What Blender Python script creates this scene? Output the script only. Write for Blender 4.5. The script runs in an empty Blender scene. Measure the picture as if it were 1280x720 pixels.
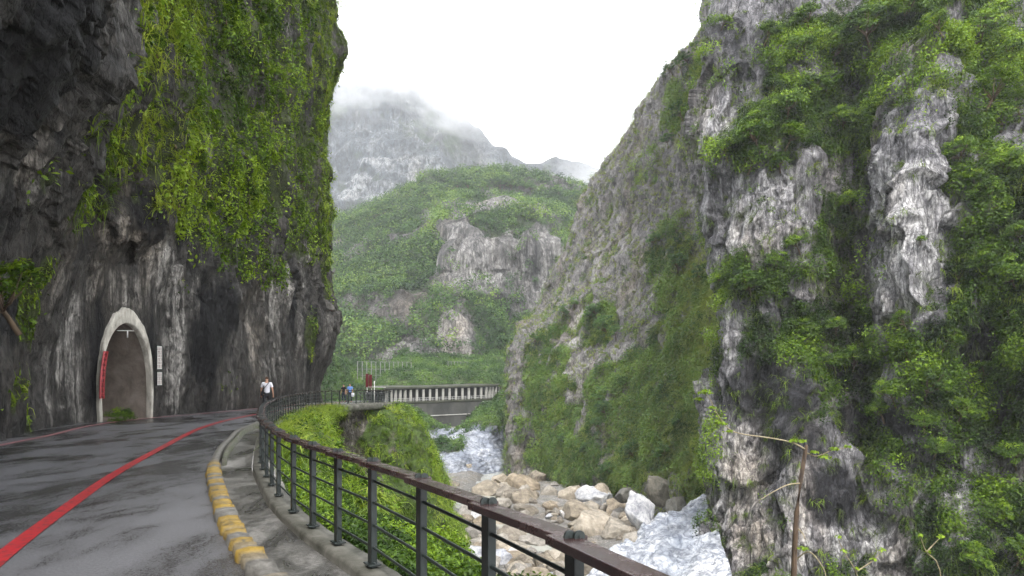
import bpy, bmesh, math, random
import numpy as np
from mathutils import Vector, Matrix, noise as mnoise
from mathutils.bvhtree import BVHTree
random.seed(7)
RNG = np.random.default_rng(11)
S = bpy.context.scene
COL = S.collection

# ------------------------------------------------------------------ camera
F = 853.33          # focal length in pixels of the 1280 wide photograph (24 mm lens)
HZ = 475.0          # row of the horizon
EYE = 1.6
cam = bpy.data.cameras.new('camera')
cam.lens = 24.0
cam.sensor_width = 36.0
cam.shift_y = (HZ - 360.0) / 1280.0
cam.clip_end = 6000
cam.clip_start = 0.05
cam_o = bpy.data.objects.new('camera', cam)
COL.objects.link(cam_o)
cam_o.location = (0, 0, EYE)
cam_o.rotation_euler = (math.radians(90), 0, 0)
S.camera = cam_o

# ------------------------------------------------------------------ world: overcast daylight
SUN_EL, SUN_AZ = 52.0, 8.0      # azimuth to the right of the viewing direction's back
w = bpy.data.worlds.new("World")
S.world = w
w.use_nodes = True
nt = w.node_tree
bg = nt.nodes['Background']
sky = nt.nodes.new('ShaderNodeTexSky')
sky.sky_type = 'NISHITA'
sky.sun_disc = False
sky.sun_elevation = math.radians(SUN_EL)
sky.sun_rotation = math.radians(180 - SUN_AZ)
sky.air_density = 1.0
sky.dust_density = 4.0
tc = nt.nodes.new('ShaderNodeTexCoord')
nz = nt.nodes.new('ShaderNodeTexNoise')
nz.inputs['Scale'].default_value = 1.6
nz.inputs['Detail'].default_value = 5
nt.links.new(tc.outputs['Generated'], nz.inputs['Vector'])
cr = nt.nodes.new('ShaderNodeValToRGB')
cr.color_ramp.elements[0].position = 0.3
cr.color_ramp.elements[0].color = (10.2, 10.4, 10.8, 1)
cr.color_ramp.elements[1].position = 0.7
cr.color_ramp.elements[1].color = (12.0, 12.1, 12.3, 1)
nt.links.new(nz.outputs['Fac'], cr.inputs['Fac'])
mx = nt.nodes.new('ShaderNodeMixRGB')
mx.inputs['Fac'].default_value = 0.88
nt.links.new(sky.outputs['Color'], mx.inputs['Color1'])
nt.links.new(cr.outputs['Color'], mx.inputs['Color2'])
nt.links.new(mx.outputs['Color'], bg.inputs['Color'])
bg.inputs['Strength'].default_value = 0.075

sl = bpy.data.lights.new('sun', 'SUN')
sl.energy = 1.5
sl.angle = math.radians(14)
sl.color = (1.0, 0.97, 0.92)
so = bpy.data.objects.new('sun', sl)
COL.objects.link(so)
el, az = math.radians(SUN_EL), math.radians(SUN_AZ)
sdir = Vector((math.sin(az) * math.cos(el), -math.cos(az) * math.cos(el), math.sin(el)))   # towards the sun
so.rotation_euler = sdir.to_track_quat('Z', 'Y').to_euler()

S.view_settings.view_transform = 'Standard'
S.view_settings.look = 'None'
S.view_settings.gamma = 1.0
S.view_settings.use_curve_mapping = False
S.view_settings.exposure = 1.75
S.render.engine = 'CYCLES'
S.cycles.use_denoising = True
S.cycles.max_bounces = 6
S.cycles.diffuse_bounces = 3
S.cycles.glossy_bounces = 3
S.cycles.transmission_bounces = 3
S.cycles.transparent_max_bounces = 8
S.cycles.volume_bounces = 2
S.cycles.caustics_reflective = False
S.cycles.caustics_refractive = False
S.cycles.use_adaptive_sampling = True
S.cycles.adaptive_threshold = 0.04
S.cycles.volume_step_rate = 2.0
S.cycles.volume_max_steps = 128

# ------------------------------------------------------------------ helpers
def at(px, py, Y):
    """photo pixel + distance -> point in the place"""
    return np.array([(px - 640.0) / F * Y, Y, EYE + (HZ - py) / F * Y])

def ground_at(px, py, z=0.0):
    Y = (EYE - z) * F / (py - HZ)
    return np.array([(px - 640.0) / F * Y, Y, z])

def proj(P):
    Y = np.maximum(P[..., 1], 0.1)
    return 640 + P[..., 0] / Y * F, HZ - (P[..., 2] - EYE) / Y * F

def _h(ix, iy, iz, seed):
    h = (ix.astype(np.uint32) * np.uint32(374761393) + iy.astype(np.uint32) * np.uint32(668265263)
         + iz.astype(np.uint32) * np.uint32(2147483647) + np.uint32((seed * 974634777) & 0xffffffff))
    h = (h ^ (h >> np.uint32(13))) * np.uint32(1274126177)
    h = (h ^ (h >> np.uint32(16))) * np.uint32(2246822519)
    return h ^ (h >> np.uint32(13))

_G = np.array([[1,1,0],[-1,1,0],[1,-1,0],[-1,-1,0],[1,0,1],[-1,0,1],[1,0,-1],[-1,0,-1],
               [0,1,1],[0,-1,1],[0,1,-1],[0,-1,-1],[1,1,0],[-1,1,0],[0,-1,1],[0,-1,-1]], float)

def perlin(P, seed=0):
    P = np.asarray(P, float)
    i = np.floor(P).astype(np.int64)
    f = P - i
    u = f * f * f * (f * (f * 6 - 15) + 10)
    out = np.zeros(P.shape[:-1])
    for dx in (0, 1):
        wx = u[..., 0] if dx else 1 - u[..., 0]
        for dy in (0, 1):
            wy = u[..., 1] if dy else 1 - u[..., 1]
            for dz in (0, 1):
                wz = u[..., 2] if dz else 1 - u[..., 2]
                g = _G[_h(i[..., 0] + dx, i[..., 1] + dy, i[..., 2] + dz, seed) & np.uint32(15)]
                d = g[..., 0] * (f[..., 0] - dx) + g[..., 1] * (f[..., 1] - dy) + g[..., 2] * (f[..., 2] - dz)
                out += wx * wy * wz * d
    return out

def fbm(P, scale, seed=0, octs=4, stretch=(1, 1, 1), ridged=False, gain=0.5):
    Q = np.asarray(P, float) / (scale * np.array(stretch, float))
    a, s, tot = 1.0, np.zeros(Q.shape[:-1]), 0
    for o in range(octs):
        n = perlin(Q, seed + o * 17)
        if ridged:
            n = 1 - 2.2 * np.abs(n) - 0.35
        s += a * n
        tot += a
        a *= gain
        Q = Q * 2.03 + 5.3
    return s / tot

def cells(P, scale, seed=0, stretch=(1, 1, 1)):
    """Voronoi: (distance to nearest, difference to second, random value of the cell)"""
    Q = np.asarray(P, float) / (scale * np.array(stretch, float))
    i = np.floor(Q).astype(np.int64)
    d1 = np.full(Q.shape[:-1], 9.0); d2 = d1.copy(); rv = np.zeros(Q.shape[:-1]); tl = rv.copy()
    for dx in (-1, 0, 1):
        for dy in (-1, 0, 1):
            for dz in (-1, 0, 1):
                c = i + np.array([dx, dy, dz])
                h = _h(c[..., 0], c[..., 1], c[..., 2], seed)
                jx = (h & np.uint32(1023)) / 1023.0
                jy = ((h >> np.uint32(10)) & np.uint32(1023)) / 1023.0
                jz = ((h >> np.uint32(20)) & np.uint32(1023)) / 1023.0
                dd = np.sqrt((c[..., 0] + jx - Q[..., 0]) ** 2 + (c[..., 1] + jy - Q[..., 1]) ** 2 + (c[..., 2] + jz - Q[..., 2]) ** 2)
                new = dd < d1
                d2 = np.where(new, d1, np.minimum(d2, dd))
                rv = np.where(new, jx * 0.6 + jz * 0.4, rv)
                h2 = _h(c[..., 0], c[..., 1], c[..., 2], seed + 77)
                ax = (h2 & np.uint32(255)) / 127.5 - 1; ay = ((h2 >> np.uint32(8)) & np.uint32(255)) / 127.5 - 1; az = ((h2 >> np.uint32(16)) & np.uint32(255)) / 127.5 - 1
                tv = (Q[..., 0] - c[..., 0] - jx) * ax + (Q[..., 1] - c[..., 1] - jy) * ay + (Q[..., 2] - c[..., 2] - jz) * az
                tl = np.where(new, tv, tl)
                d1 = np.where(new, dd, d1)
    return d1, d2 - d1, rv, tl

def sstep(a, b, x):
    t = np.clip((x - a) / (b - a), 0, 1)
    return t * t * (3 - 2 * t)

def cr_interp(C, n):
    """Catmull-Rom along axis 0 -> n samples"""
    C = np.asarray(C, float)
    m = len(C)
    t = np.linspace(0, m - 1, n)
    k = np.minimum(t.astype(int), m - 2)
    u = (t - k).reshape((-1,) + (1,) * (C.ndim - 1))
    P = np.concatenate([[2 * C[0] - C[1]], C, [2 * C[-1] - C[-2]]])
    a, b, c, d = P[k], P[k + 1], P[k + 2], P[k + 3]
    return 0.5 * (2 * b + (c - a) * u + (2 * a - 5 * b + 4 * c - d) * u * u + (3 * b - a - 3 * c + d) * u ** 3)

def loft(rows, nu, nv):
    G = cr_interp(np.asarray(rows, float), nv)             # nv x C x 3
    return np.swapaxes(cr_interp(np.swapaxes(G, 0, 1), nu), 0, 1)   # nv x nu x 3

def gnormals(G, flip=1):
    du = np.gradient(G, axis=1); dv = np.gradient(G, axis=0)
    n = np.cross(du, dv) * flip
    return n / (np.linalg.norm(n, axis=-1, keepdims=True) + 1e-9)

def prop(o, label=None, cat=None, group=None, kind=None):
    if label: o['label'] = label
    if cat: o['category'] = cat
    if group: o['group'] = group
    if kind: o['kind'] = kind
    return o

def mesh_np(name, V, Fc, mat, parent=None, attrs=None, smooth=False, k=4, matidx=None):
    """V (n,3); Fc (m,k) uniform polygon size"""
    V = np.ascontiguousarray(V, np.float32).reshape(-1, 3)
    Fc = np.ascontiguousarray(Fc, np.int32)
    me = bpy.data.meshes.new(name)
    me.vertices.add(len(V)); me.vertices.foreach_set('co', V.ravel())
    k = Fc.shape[1]
    me.loops.add(Fc.size); me.loops.foreach_set('vertex_index', Fc.ravel())
    me.polygons.add(len(Fc))
    me.polygons.foreach_set('loop_start', np.arange(0, Fc.size, k, dtype=np.int32))
    me.update(calc_edges=True)
    if smooth:
        me.polygons.foreach_set('use_smooth', np.ones(len(Fc), bool))
    for n_, a in (attrs or {}).items():
        at_ = me.attributes.new(n_, 'FLOAT', 'POINT')
        at_.data.foreach_set('value', np.ascontiguousarray(a, np.float32).ravel())
    for m in (mat if isinstance(mat, (list, tuple)) else [mat]):
        me.materials.append(m)
    if matidx is not None:
        me.polygons.foreach_set('material_index', np.ascontiguousarray(matidx, np.int32))
    o = bpy.data.objects.new(name, me)
    COL.objects.link(o)
    if parent: o.parent = parent
    return o

def grid_faces(nv, nu):
    i = np.arange(nv * nu).reshape(nv, nu)
    return np.stack([i[:-1, :-1], i[:-1, 1:], i[1:, 1:], i[1:, :-1]], -1).reshape(-1, 4)

def obj(name, bm, mat, parent=None, smooth=False):
    me = bpy.data.meshes.new(name)
    bmesh.ops.recalc_face_normals(bm, faces=bm.faces)
    bm.to_mesh(me); bm.free()
    for m in (mat if isinstance(mat, (list, tuple)) else [mat]):
        me.materials.append(m)
    if smooth:
        me.polygons.foreach_set('use_smooth', np.ones(len(me.polygons), bool))
    o = bpy.data.objects.new(name, me)
    COL.objects.link(o)
    if parent: o.parent = parent
    return o

def empty(name, loc=(0, 0, 0), rz=0.0):
    o = bpy.data.objects.new(name, None)
    COL.objects.link(o)
    o.location = loc; o.rotation_euler = (0, 0, rz)
    o.empty_display_size = 0.2
    return o

def box(bm, c, s, rot=None, bev=0.0, mi=0):
    """box centred at c with full size s"""
    r = bmesh.ops.create_cube(bm, size=1.0)
    M = Matrix.Translation(Vector([float(q) for q in c])) @ (rot.to_4x4() if rot is not None else Matrix.Identity(4)) @ Matrix.Diagonal((s[0], s[1], s[2], 1))
    vs = r['verts']
    bmesh.ops.transform(bm, matrix=M, verts=vs)
    fs = list({f for v in vs for f in v.link_faces})
    for f in fs: f.material_index = mi
    if bev > 0:
        es = list({e for v in vs for e in v.link_edges})
        bmesh.ops.bevel(bm, geom=es, offset=bev, segments=2, affect='EDGES', profile=0.5)
    return fs

def tube(bm, pts, rad, n=8, caps=True, mi=0):
    pts = [Vector([float(c) for c in p]) for p in pts]
    rad = [rad] * len(pts) if not hasattr(rad, '__len__') else rad
    rings = []
    up = Vector((0, 0, 1))
    for i, p in enumerate(pts):
        t = (pts[min(i + 1, len(pts) - 1)] - pts[max(i - 1, 0)]).normalized()
        a = t.cross(up)
        if a.length < 0.1: a = t.cross(Vector((1, 0, 0)))
        a.normalize(); b = t.cross(a).normalized()
        rings.append([bm.verts.new(p + (a * math.cos(2 * math.pi * k / n) + b * math.sin(2 * math.pi * k / n)) * rad[i]) for k in range(n)])
    for r0, r1 in zip(rings[:-1], rings[1:]):
        for k in range(n):
            f = bm.faces.new((r0[k], r0[(k + 1) % n], r1[(k + 1) % n], r1[k])); f.material_index = mi; f.smooth = True
    if caps:
        for r in (rings[0][::-1], rings[-1]):
            f = bm.faces.new(r); f.material_index = mi

# ------------------------------------------------------------------ materials
def new_mat(name):
    m = bpy.data.materials.new(name)
    m.use_nodes = True
    t = m.node_tree
    b = t.nodes['Principled BSDF']
    return m, t, b

def N(t, typ, **kw):
    n = t.nodes.new(typ)
    for k, v in kw.items():
        if k in n.inputs: n.inputs[k].default_value = v
        else: setattr(n, k, v)
    return n

def L(t, a, b): t.links.new(a, b)

def ramp(t, fac, stops, interp='LINEAR'):
    r = t.nodes.new('ShaderNodeValToRGB')
    r.color_ramp.interpolation = interp
    e = r.color_ramp.elements
    while len(e) < len(stops): e.new(0.5)
    for el, (p, c) in zip(e, stops):
        el.position = p
        el.color = (c, c, c, 1) if not hasattr(c, '__len__') else (*c, 1)
    if fac is not None: L(t, fac, r.inputs['Fac'])
    return r.outputs['Color']

def mapped(t, scale, loc=(0, 0, 0), rot=(0, 0, 0), warp=None):
    c = N(t, 'ShaderNodeTexCoord')
    m = N(t, 'ShaderNodeMapping')
    m.inputs['Scale'].default_value = scale
    m.inputs['Location'].default_value = loc
    m.inputs['Rotation'].default_value = rot
    L(t, c.outputs['Object'], m.inputs['Vector'])
    return m.outputs['Vector']

def noise(t, vec, scale=1.0, detail=6, rough=0.6, dist=0.0):
    n = N(t, 'ShaderNodeTexNoise')
    n.inputs['Scale'].default_value = scale
    n.inputs['Detail'].default_value = detail
    n.inputs['Roughness'].default_value = rough
    n.inputs['Distortion'].default_value = dist
    if vec is not None: L(t, vec, n.inputs['Vector'])
    return n.outputs['Fac']

def mixc(t, fac, a, b, blend='MIX'):
    m = N(t, 'ShaderNodeMixRGB'); m.blend_type = blend
    for s, v in ((m.inputs['Fac'], fac), (m.inputs['Color1'], a), (m.inputs['Color2'], b)):
        if hasattr(v, 'node'): L(t, v, s)
        elif hasattr(v, '__len__'): s.default_value = (*v, 1)
        else: s.default_value = v
    return m.outputs['Color']

def math_(t, op, a, b=None, c=None):
    m = N(t, 'ShaderNodeMath'); m.operation = op
    for s, v in zip(m.inputs, (a, b, c)):
        if v is None: continue
        if hasattr(v, 'node'): L(t, v, s)
        else: s.default_value = v
    return m.outputs[0]

def attr(t, name):
    a = N(t, 'ShaderNodeAttribute'); a.attribute_name = name
    return a.outputs['Fac']

def bump(t, b, h, dist, strength=1.0, prev=None):
    n = N(t, 'ShaderNodeBump')
    n.inputs['Distance'].default_value = dist
    n.inputs['Strength'].default_value = strength
    L(t, h, n.inputs['Height'])
    if prev is not None: L(t, prev, n.inputs['Normal'])
    if b is not None: L(t, n.outputs['Normal'], b.inputs['Normal'])
    return n.outputs['Normal']

def rock_mat(name, sc, dark, mid, pale, streak=0.2, palebias=0.0, rough=0.75, vegcol=((.016,.022,.007),(.05,.065,.018)), bd=0.25, strata=None, cracks=.75, grit=.85):
    """sc = size in metres of the main pattern; attributes pale / dark / veg steer it"""
    m, t, b = new_mat(name)
    v1 = mapped(t, (1 / sc, 1 / sc, streak / sc))
    n1 = noise(t, v1, 1.0, 8, 0.62, 0.9)
    n2 = noise(t, mapped(t, (1 / sc, 1 / sc, 1 / sc), (7, 3, 1)), 2.7, 8, 0.7, 0.5)
    vst = mapped(t, (3.5 / sc, 3.5 / sc, 0.35 * streak / sc), (3, 9, 2))
    n3 = noise(t, vst, 1.0, 6, 0.7, 1.2)
    base = math_(t, 'MULTIPLY_ADD', n1, 0.55, math_(t, 'MULTIPLY_ADD', n2, 0.25, math_(t, 'MULTIPLY', n3, 0.35)))
    pst = ramp(t, math_(t, 'MULTIPLY_ADD', n3, .6, math_(t, 'MULTIPLY', n2, .4)), [(.38, 0.0), (.62, 1.0)])
    pa = math_(t, 'ADD', math_(t, 'MULTIPLY', math_(t, 'MULTIPLY', attr(t, 'pale'), 0.33), pst), palebias)
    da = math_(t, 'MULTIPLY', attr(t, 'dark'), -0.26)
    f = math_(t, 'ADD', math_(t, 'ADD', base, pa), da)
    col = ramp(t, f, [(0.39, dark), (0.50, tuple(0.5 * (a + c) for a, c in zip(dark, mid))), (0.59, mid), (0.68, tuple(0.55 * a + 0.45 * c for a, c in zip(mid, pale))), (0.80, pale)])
    # cracks
    vo = N(t, 'ShaderNodeTexVoronoi'); vo.feature = 'DISTANCE_TO_EDGE'
    vm = mapped(t, (1.1 / sc, 1.1 / sc, 0.6 / sc), rot=(0.3, 0.2, 0.4))
    wn = N(t, 'ShaderNodeTexNoise'); wn.inputs['Scale'].default_value = 2.0; L(t, vm, wn.inputs['Vector'])
    va = N(t, 'ShaderNodeVectorMath'); va.operation = 'MULTIPLY_ADD'
    L(t, wn.outputs['Color'], va.inputs[0]); va.inputs[1].default_value = (.8, .8, .8); L(t, vm, va.inputs[2])
    L(t, va.outputs[0], vo.inputs['Vector']); vo.inputs['Scale'].default_value = 1.6
    crk = ramp(t, vo.outputs['Distance'], [(0.0, 0.45), (0.05, 1.0)])
    col = mixc(t, cracks, col, crk, 'MULTIPLY')
    # crisp fissures and grain
    def fissures(vx, vz, rot, thr, lo):
        vq = mapped(t, (vx / sc, vx / sc, vz / sc), (2, 5, 8), rot)
        wq = N(t, 'ShaderNodeTexNoise'); wq.inputs['Scale'].default_value = 1.6; wq.inputs['Detail'].default_value = 6; L(t, vq, wq.inputs['Vector'])
        aq = N(t, 'ShaderNodeVectorMath'); aq.operation = 'MULTIPLY_ADD'
        L(t, wq.outputs['Color'], aq.inputs[0]); aq.inputs[1].default_value = (1.5, 1.5, 1.5); L(t, vq, aq.inputs[2])
        qv = N(t, 'ShaderNodeTexVoronoi'); qv.feature = 'DISTANCE_TO_EDGE'; L(t, aq.outputs[0], qv.inputs['Vector']); qv.inputs['Scale'].default_value = 1.0
        return ramp(t, qv.outputs['Distance'], [(0.0, lo), (thr, 1.0)])
    fs = math_(t, 'MULTIPLY', fissures(3.2, .8, (.1, .15, .3), .09, .35), fissures(7.0, 3.0, (.5, .2, 1.0), .10, .55))
    n4 = noise(t, mapped(t, (1 / sc, 1 / sc, .45 / sc), (9, 9, 4)), 9.0, 8, .78)
    col = mixc(t, grit, col, fs, 'MULTIPLY')
    col = mixc(t, grit, col, ramp(t, n4, [(.36, .45), (.52, 1.0), (.66, 1.5)]), 'MULTIPLY')
    # brown / ochre staining
    st = ramp(t, noise(t, mapped(t, (.35 / sc, .35 / sc, .12 / sc), (1, 5, 9)), 1.0, 5, 0.6), [(0.5, 0.0), (0.68, 0.45)])
    col = mixc(t, st, col, mixc(t, 1.0, col, (1.0, 0.78, 0.52), 'MULTIPLY'))
    if strata:
        wv = N(t, 'ShaderNodeTexWave'); wv.inputs['Scale'].default_value = strata[0]; wv.inputs['Distortion'].default_value = strata[1]
        wv.inputs['Detail'].default_value = 5; wv.inputs['Detail Scale'].default_value = strata[2]
        L(t, mapped(t, (1, 1, 1), rot=strata[3]), wv.inputs['Vector'])
        col = mixc(t, strata[4], col, ramp(t, wv.outputs['Fac'], [(0.1, strata[5]), (0.45, (1, 1, 1)), (0.9, (1, 1, 1))]), 'MULTIPLY')
    # moss and low growth
    vn = noise(t, mapped(t, (1.6 / sc, 1.6 / sc, 0.9 / sc), (4, 4, 4)), 1.5, 8, 0.75)
    vc = ramp(t, noise(t, mapped(t, (3 / sc,) * 3, (2, 8, 3)), 1.5, 6, 0.7), [(0.35, vegcol[0]), (0.66, vegcol[1])])
    vf = math_(t, 'ADD', attr(t, 'veg'), math_(t, 'MULTIPLY_ADD', vn, 1.6, -0.8))
    col = mixc(t, ramp(t, vf, [(0.42, 0.0), (0.6, 0.95)]), col, vc)
    L(t, col, b.inputs['Base Color'])
    L(t, ramp(t, n2, [(0.3, rough - 0.2), (0.7, rough)]), b.inputs['Roughness'])
    b.inputs['Specular IOR Level'].default_value = 0.35
    hh = math_(t, 'ADD', math_(t, 'MULTIPLY', n2, 0.7), math_(t, 'ADD', math_(t, 'MULTIPLY', n3, 0.5), math_(t, 'MULTIPLY', crk, 0.12 * cracks)))
    hh = math_(t, 'ADD', hh, math_(t, 'MULTIPLY', math_(t, 'ADD', fs, n4), .45 * grit))
    bump(t, b, hh, bd, 1.0)
    return m

def marble_mat(name):
    m, t, b = new_mat(name)
    v = mapped(t, (1, 1, 1), rot=(.5, .4, .9))
    sw = noise(t, mapped(t, (.22, .22, .40), rot=(.5, .5, .2)), 1.0, 6, .55, 2.2)
    vein = math_(t, 'ABSOLUTE', math_(t, 'SUBTRACT', sw, .5))
    sw2 = noise(t, mapped(t, (.5, .5, 1.1), (4, 4, 2), (.2, .8, .4)), 1.0, 5, .55, 1.4)
    v2 = math_(t, 'ABSOLUTE', math_(t, 'SUBTRACT', sw2, .5))
    f = math_(t, 'MULTIPLY', ramp(t, vein, [(0, .25), (.045, .8), (.12, 1.0)]), ramp(t, v2, [(0, .45), (.05, .9), (.1, 1.0)]))
    tone = ramp(t, noise(t, mapped(t, (.12, .12, .2)), 1.0, 6, .6, .8), [(.35, (.24, .265, .31)), (.50, (.52, .54, .57)), (.64, (.78, .78, .78))])
    c = mixc(t, f, (.060, .072, .105), tone)
    c = mixc(t, math_(t, 'MINIMUM', math_(t, 'MULTIPLY_ADD', attr(t, 'pale'), 3.0, .10), 1.0), mixc(t, 1.0, c, (.42, .46, .55), 'MULTIPLY'), c)
    c = mixc(t, math_(t, 'MULTIPLY', attr(t, 'dark'), .8), c, (.055, .06, .07))
    vn = noise(t, mapped(t, (.5, .5, .4), (4, 4, 4)), 1.5, 8, .75)
    vf = math_(t, 'ADD', attr(t, 'veg'), math_(t, 'MULTIPLY_ADD', vn, 1.6, -0.8))
    c = mixc(t, ramp(t, vf, [(.42, 0.0), (.6, .95)]), c, (.04, .055, .015))
    L(t, c, b.inputs['Base Color']); b.inputs['Roughness'].default_value = .55
    bump(t, b, math_(t, 'ADD', math_(t, 'MULTIPLY', sw2, .6), sw), .12, .5)
    return m

def leaf_mat(name, cols, trans=0.35, rough=0.5, objvar=0.25):
    """cols: ramp of leaf colours; attribute tint 0..1 picks along it"""
    m, t, b = new_mat(name)
    oi = N(t, 'ShaderNodeObjectInfo')
    f = math_(t, 'ADD', attr(t, 'tint'), math_(t, 'MULTIPLY_ADD', oi.outputs['Random'], objvar, -objvar / 2))
    n_ = len(cols)
    c = ramp(t, f, [(i / (n_ - 1), cc) for i, cc in enumerate(cols)])
    L(t, c, b.inputs['Base Color'])
    b.inputs['Roughness'].default_value = rough
    b.inputs['Specular IOR Level'].default_value = 0.25
    tr = N(t, 'ShaderNodeBsdfTranslucent')
    L(t, mixc(t, 1.0, c, (1.25, 1.15, 0.6), 'MULTIPLY'), tr.inputs['Color'])
    ms = N(t, 'ShaderNodeMixShader'); ms.inputs[0].default_value = trans
    L(t, b.outputs[0], ms.inputs[1]); L(t, tr.outputs[0], ms.inputs[2])
    L(t, ms.outputs[0], t.nodes['Material Output'].inputs['Surface'])
    return m

def simple_mat(name, c1, c2, scale=3.0, rough=0.7, bumpd=0.01, metal=0.0, stretch=(1, 1, 1), spec=0.4):
    m, t, b = new_mat(name)
    n1 = noise(t, mapped(t, stretch), scale, 7, 0.65, 0.4)
    L(t, ramp(t, n1, [(0.32, c1), (0.68, c2)]), b.inputs['Base Color'])
    b.inputs['Roughness'].default_value = rough
    b.inputs['Metallic'].default_value = metal
    b.inputs['Specular IOR Level'].default_value = spec
    if bumpd: bump(t, b, noise(t, mapped(t, stretch), scale * 4, 6, 0.7), bumpd, 0.6)
    return m
# ================================================================== terrain
def blobs(G, lst, jag=0.45, nscale=None, seed=5):
    """lst of (px, py, rx, ry, weight): soft patches centred on the surface seen there, sized in metres"""
    px, py = proj(G)
    out = np.zeros(G.shape[:2])
    if not lst: return out
    nn = None
    for (bx, by, rx, ry, wt) in lst:
        near = np.where((np.abs(px - bx) < 9) & (np.abs(py - by) < 9) & (G[..., 1] > 1), G[..., 1], 1e9)
        k = np.unravel_index(np.argmin(near), near.shape)
        if near[k] > 1e8:
            d2 = (px - bx) ** 2 + (py - by) ** 2 + (G[..., 1] < 1) * 1e9
            k = np.unravel_index(np.argmin(d2), near.shape)
        c = G[k]; Rx = rx / F * c[1]; Rz = ry / F * c[1]
        if nn is None:
            nn = fbm(G, nscale or Rx * 0.7, seed, 4)
        d = np.sqrt(((G[..., 0] - c[0]) ** 2 + 0.35 * (G[..., 1] - c[1]) ** 2) / Rx ** 2 + (G[..., 2] - c[2]) ** 2 / Rz ** 2)
        v = wt * (1 - sstep(0.65, 1.2, d + nn * jag * 2.2))
        out = np.where(np.abs(v) > np.abs(out), v, out)
    return out

def surf(name, G, mat, attrs, kind='structure', mask=None, smooth=True, parent=None):
    nv, nu = G.shape[:2]
    Fc = grid_faces(nv, nu)
    n = gnormals(G)
    toc = np.array([0, 0, EYE]) - G
    if (n * toc).sum() < 0: Fc = Fc[:, ::-1]
    if mask is not None:
        Fc = Fc[~mask.reshape(-1)[Fc].any(1)]
    o = mesh_np(name, G.reshape(-1, 3), Fc, mat, attrs={k: v.ravel() for k, v in attrs.items()}, smooth=smooth, parent=parent)
    if kind: o['kind'] = kind
    return o

def face_n(G):
    n = gnormals(G)
    toc = np.array([0, 0, EYE]) - G
    return n if (n * toc).sum() > 0 else -n

# ---- materials
GREY_ = ((.014, .014, .017), (.105, .102, .10), (.42, .40, .38))
M_rockL = rock_mat('left_rock', 1.6, (.007, .007, .008), (.075, .070, .063), (.40, .38, .35), streak=.16, palebias=-0.02, bd=0.12)
M_rockA = rock_mat('right_rock', 3.2, (.018, .018, .023), (.195, .19, .203), (.52, .51, .51), streak=.34, bd=0.35, vegcol=((.022, .028, .010), (.065, .080, .022)))
M_rockB = rock_mat('slope_rock', 2.6, (.045, .043, .045), (.19, .18, .175), (.38, .37, .36), streak=.55, bd=0.3, vegcol=((.045, .055, .018), (.12, .145, .038)))
M_rockM = rock_mat('mountain_rock', 11.0, (.028, .028, .030), (.105, .10, .098), (.28, .27, .26), streak=.4, bd=1.2, vegcol=((.018, .032, .012), (.05, .078, .022)))
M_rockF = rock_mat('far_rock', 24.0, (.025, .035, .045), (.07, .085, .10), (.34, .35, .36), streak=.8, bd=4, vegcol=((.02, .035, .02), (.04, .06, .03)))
M_marble = marble_mat('marble')
M_earth = rock_mat('bank_earth', 1.2, (.02, .017, .013), (.085, .075, .06), (.26, .24, .21), streak=.7, bd=.08, vegcol=((.018, .03, .006), (.07, .12, .018)))
M_gravel = rock_mat('river_gravel', 0.9, (.09, .088, .083), (.26, .25, .235), (.52, .50, .47), streak=1.0, bd=.12)

# ---- left cliff
LC = np.array([(-7, -14), (-9, 0), (-11, 9), (-13.2, 17), (-15.0, 21.7), (-15.85, 26.0), (-15.3, 29.2), (-15.5, 32.5),
               (-14.7, 37), (-14.5, 43), (-14.8, 49), (-15.4, 55), (-18, 61), (-26, 66), (-45, 72)], float)
zs = [-1.5, 0, 1.5, 3.5, 6, 8, 10, 14, 20, 28, 38, 50]
offs = [[0] * 15, [0] * 15,
        [0, 0, 0, .2, -.1, -.1, -.1, .1, .1, .1, .1, 0, 0, 0, 0],
        [.8, .8, .8, .5, 0, -.1, -.1, .2, 0, -.2, .2, .9, 0, 0, 0],
        [2, 2, 2, 1.3, .6, .3, .3, .3, 0, -.3, .4, 1.6, .3, 0, 0],
        [4, 4, 3.4, 2.2, 1.4, 1.2, .8, .5, 0, 0, .5, 1.2, .3, 0, 0],
        [5, 5, 4.2, 3.3, 2.4, 1.9, 1.3, .8, .2, .2, .4, .9, .3, 0, 0],
        [5.5, 5.5, 4.6, 3.7, 2.8, 2.4, 1.7, 1.1, .4, .3, .4, .7, .2, 0, 0],
        [5.5, 5.5, 4.6, 3.6, 2.8, 2.4, 1.7, 1.1, .4, .3, .3, .5, .2, 0, 0],
        [5.5, 5.5, 4.6, 3.6, 2.8, 2.2, 1.5, 1.0, .4, .3, .5, 1.1, .4, 0, 0],
        [4.5, 4.5, 4.0, 3.0, 2.0, 1.6, 1.0, .6, .2, .1, .2, .3, -.3, 0, 0],
        [1, 1, 1, 0, -1, -1.5, -2, -2, -2, -2, -2, -2, -3, -3, -3]]
T = np.gradient(LC, axis=0); T /= np.linalg.norm(T, axis=1, keepdims=True)
NL = np.stack([T[:, 1], -T[:, 0]], 1)
rows = []
for z, of in zip(zs, offs):
    of = np.array(of)[:, None]
    rows.append(np.concatenate([LC + NL * of, np.full((15, 1), z)], 1))
G = loft(rows, 900, 640)
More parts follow.
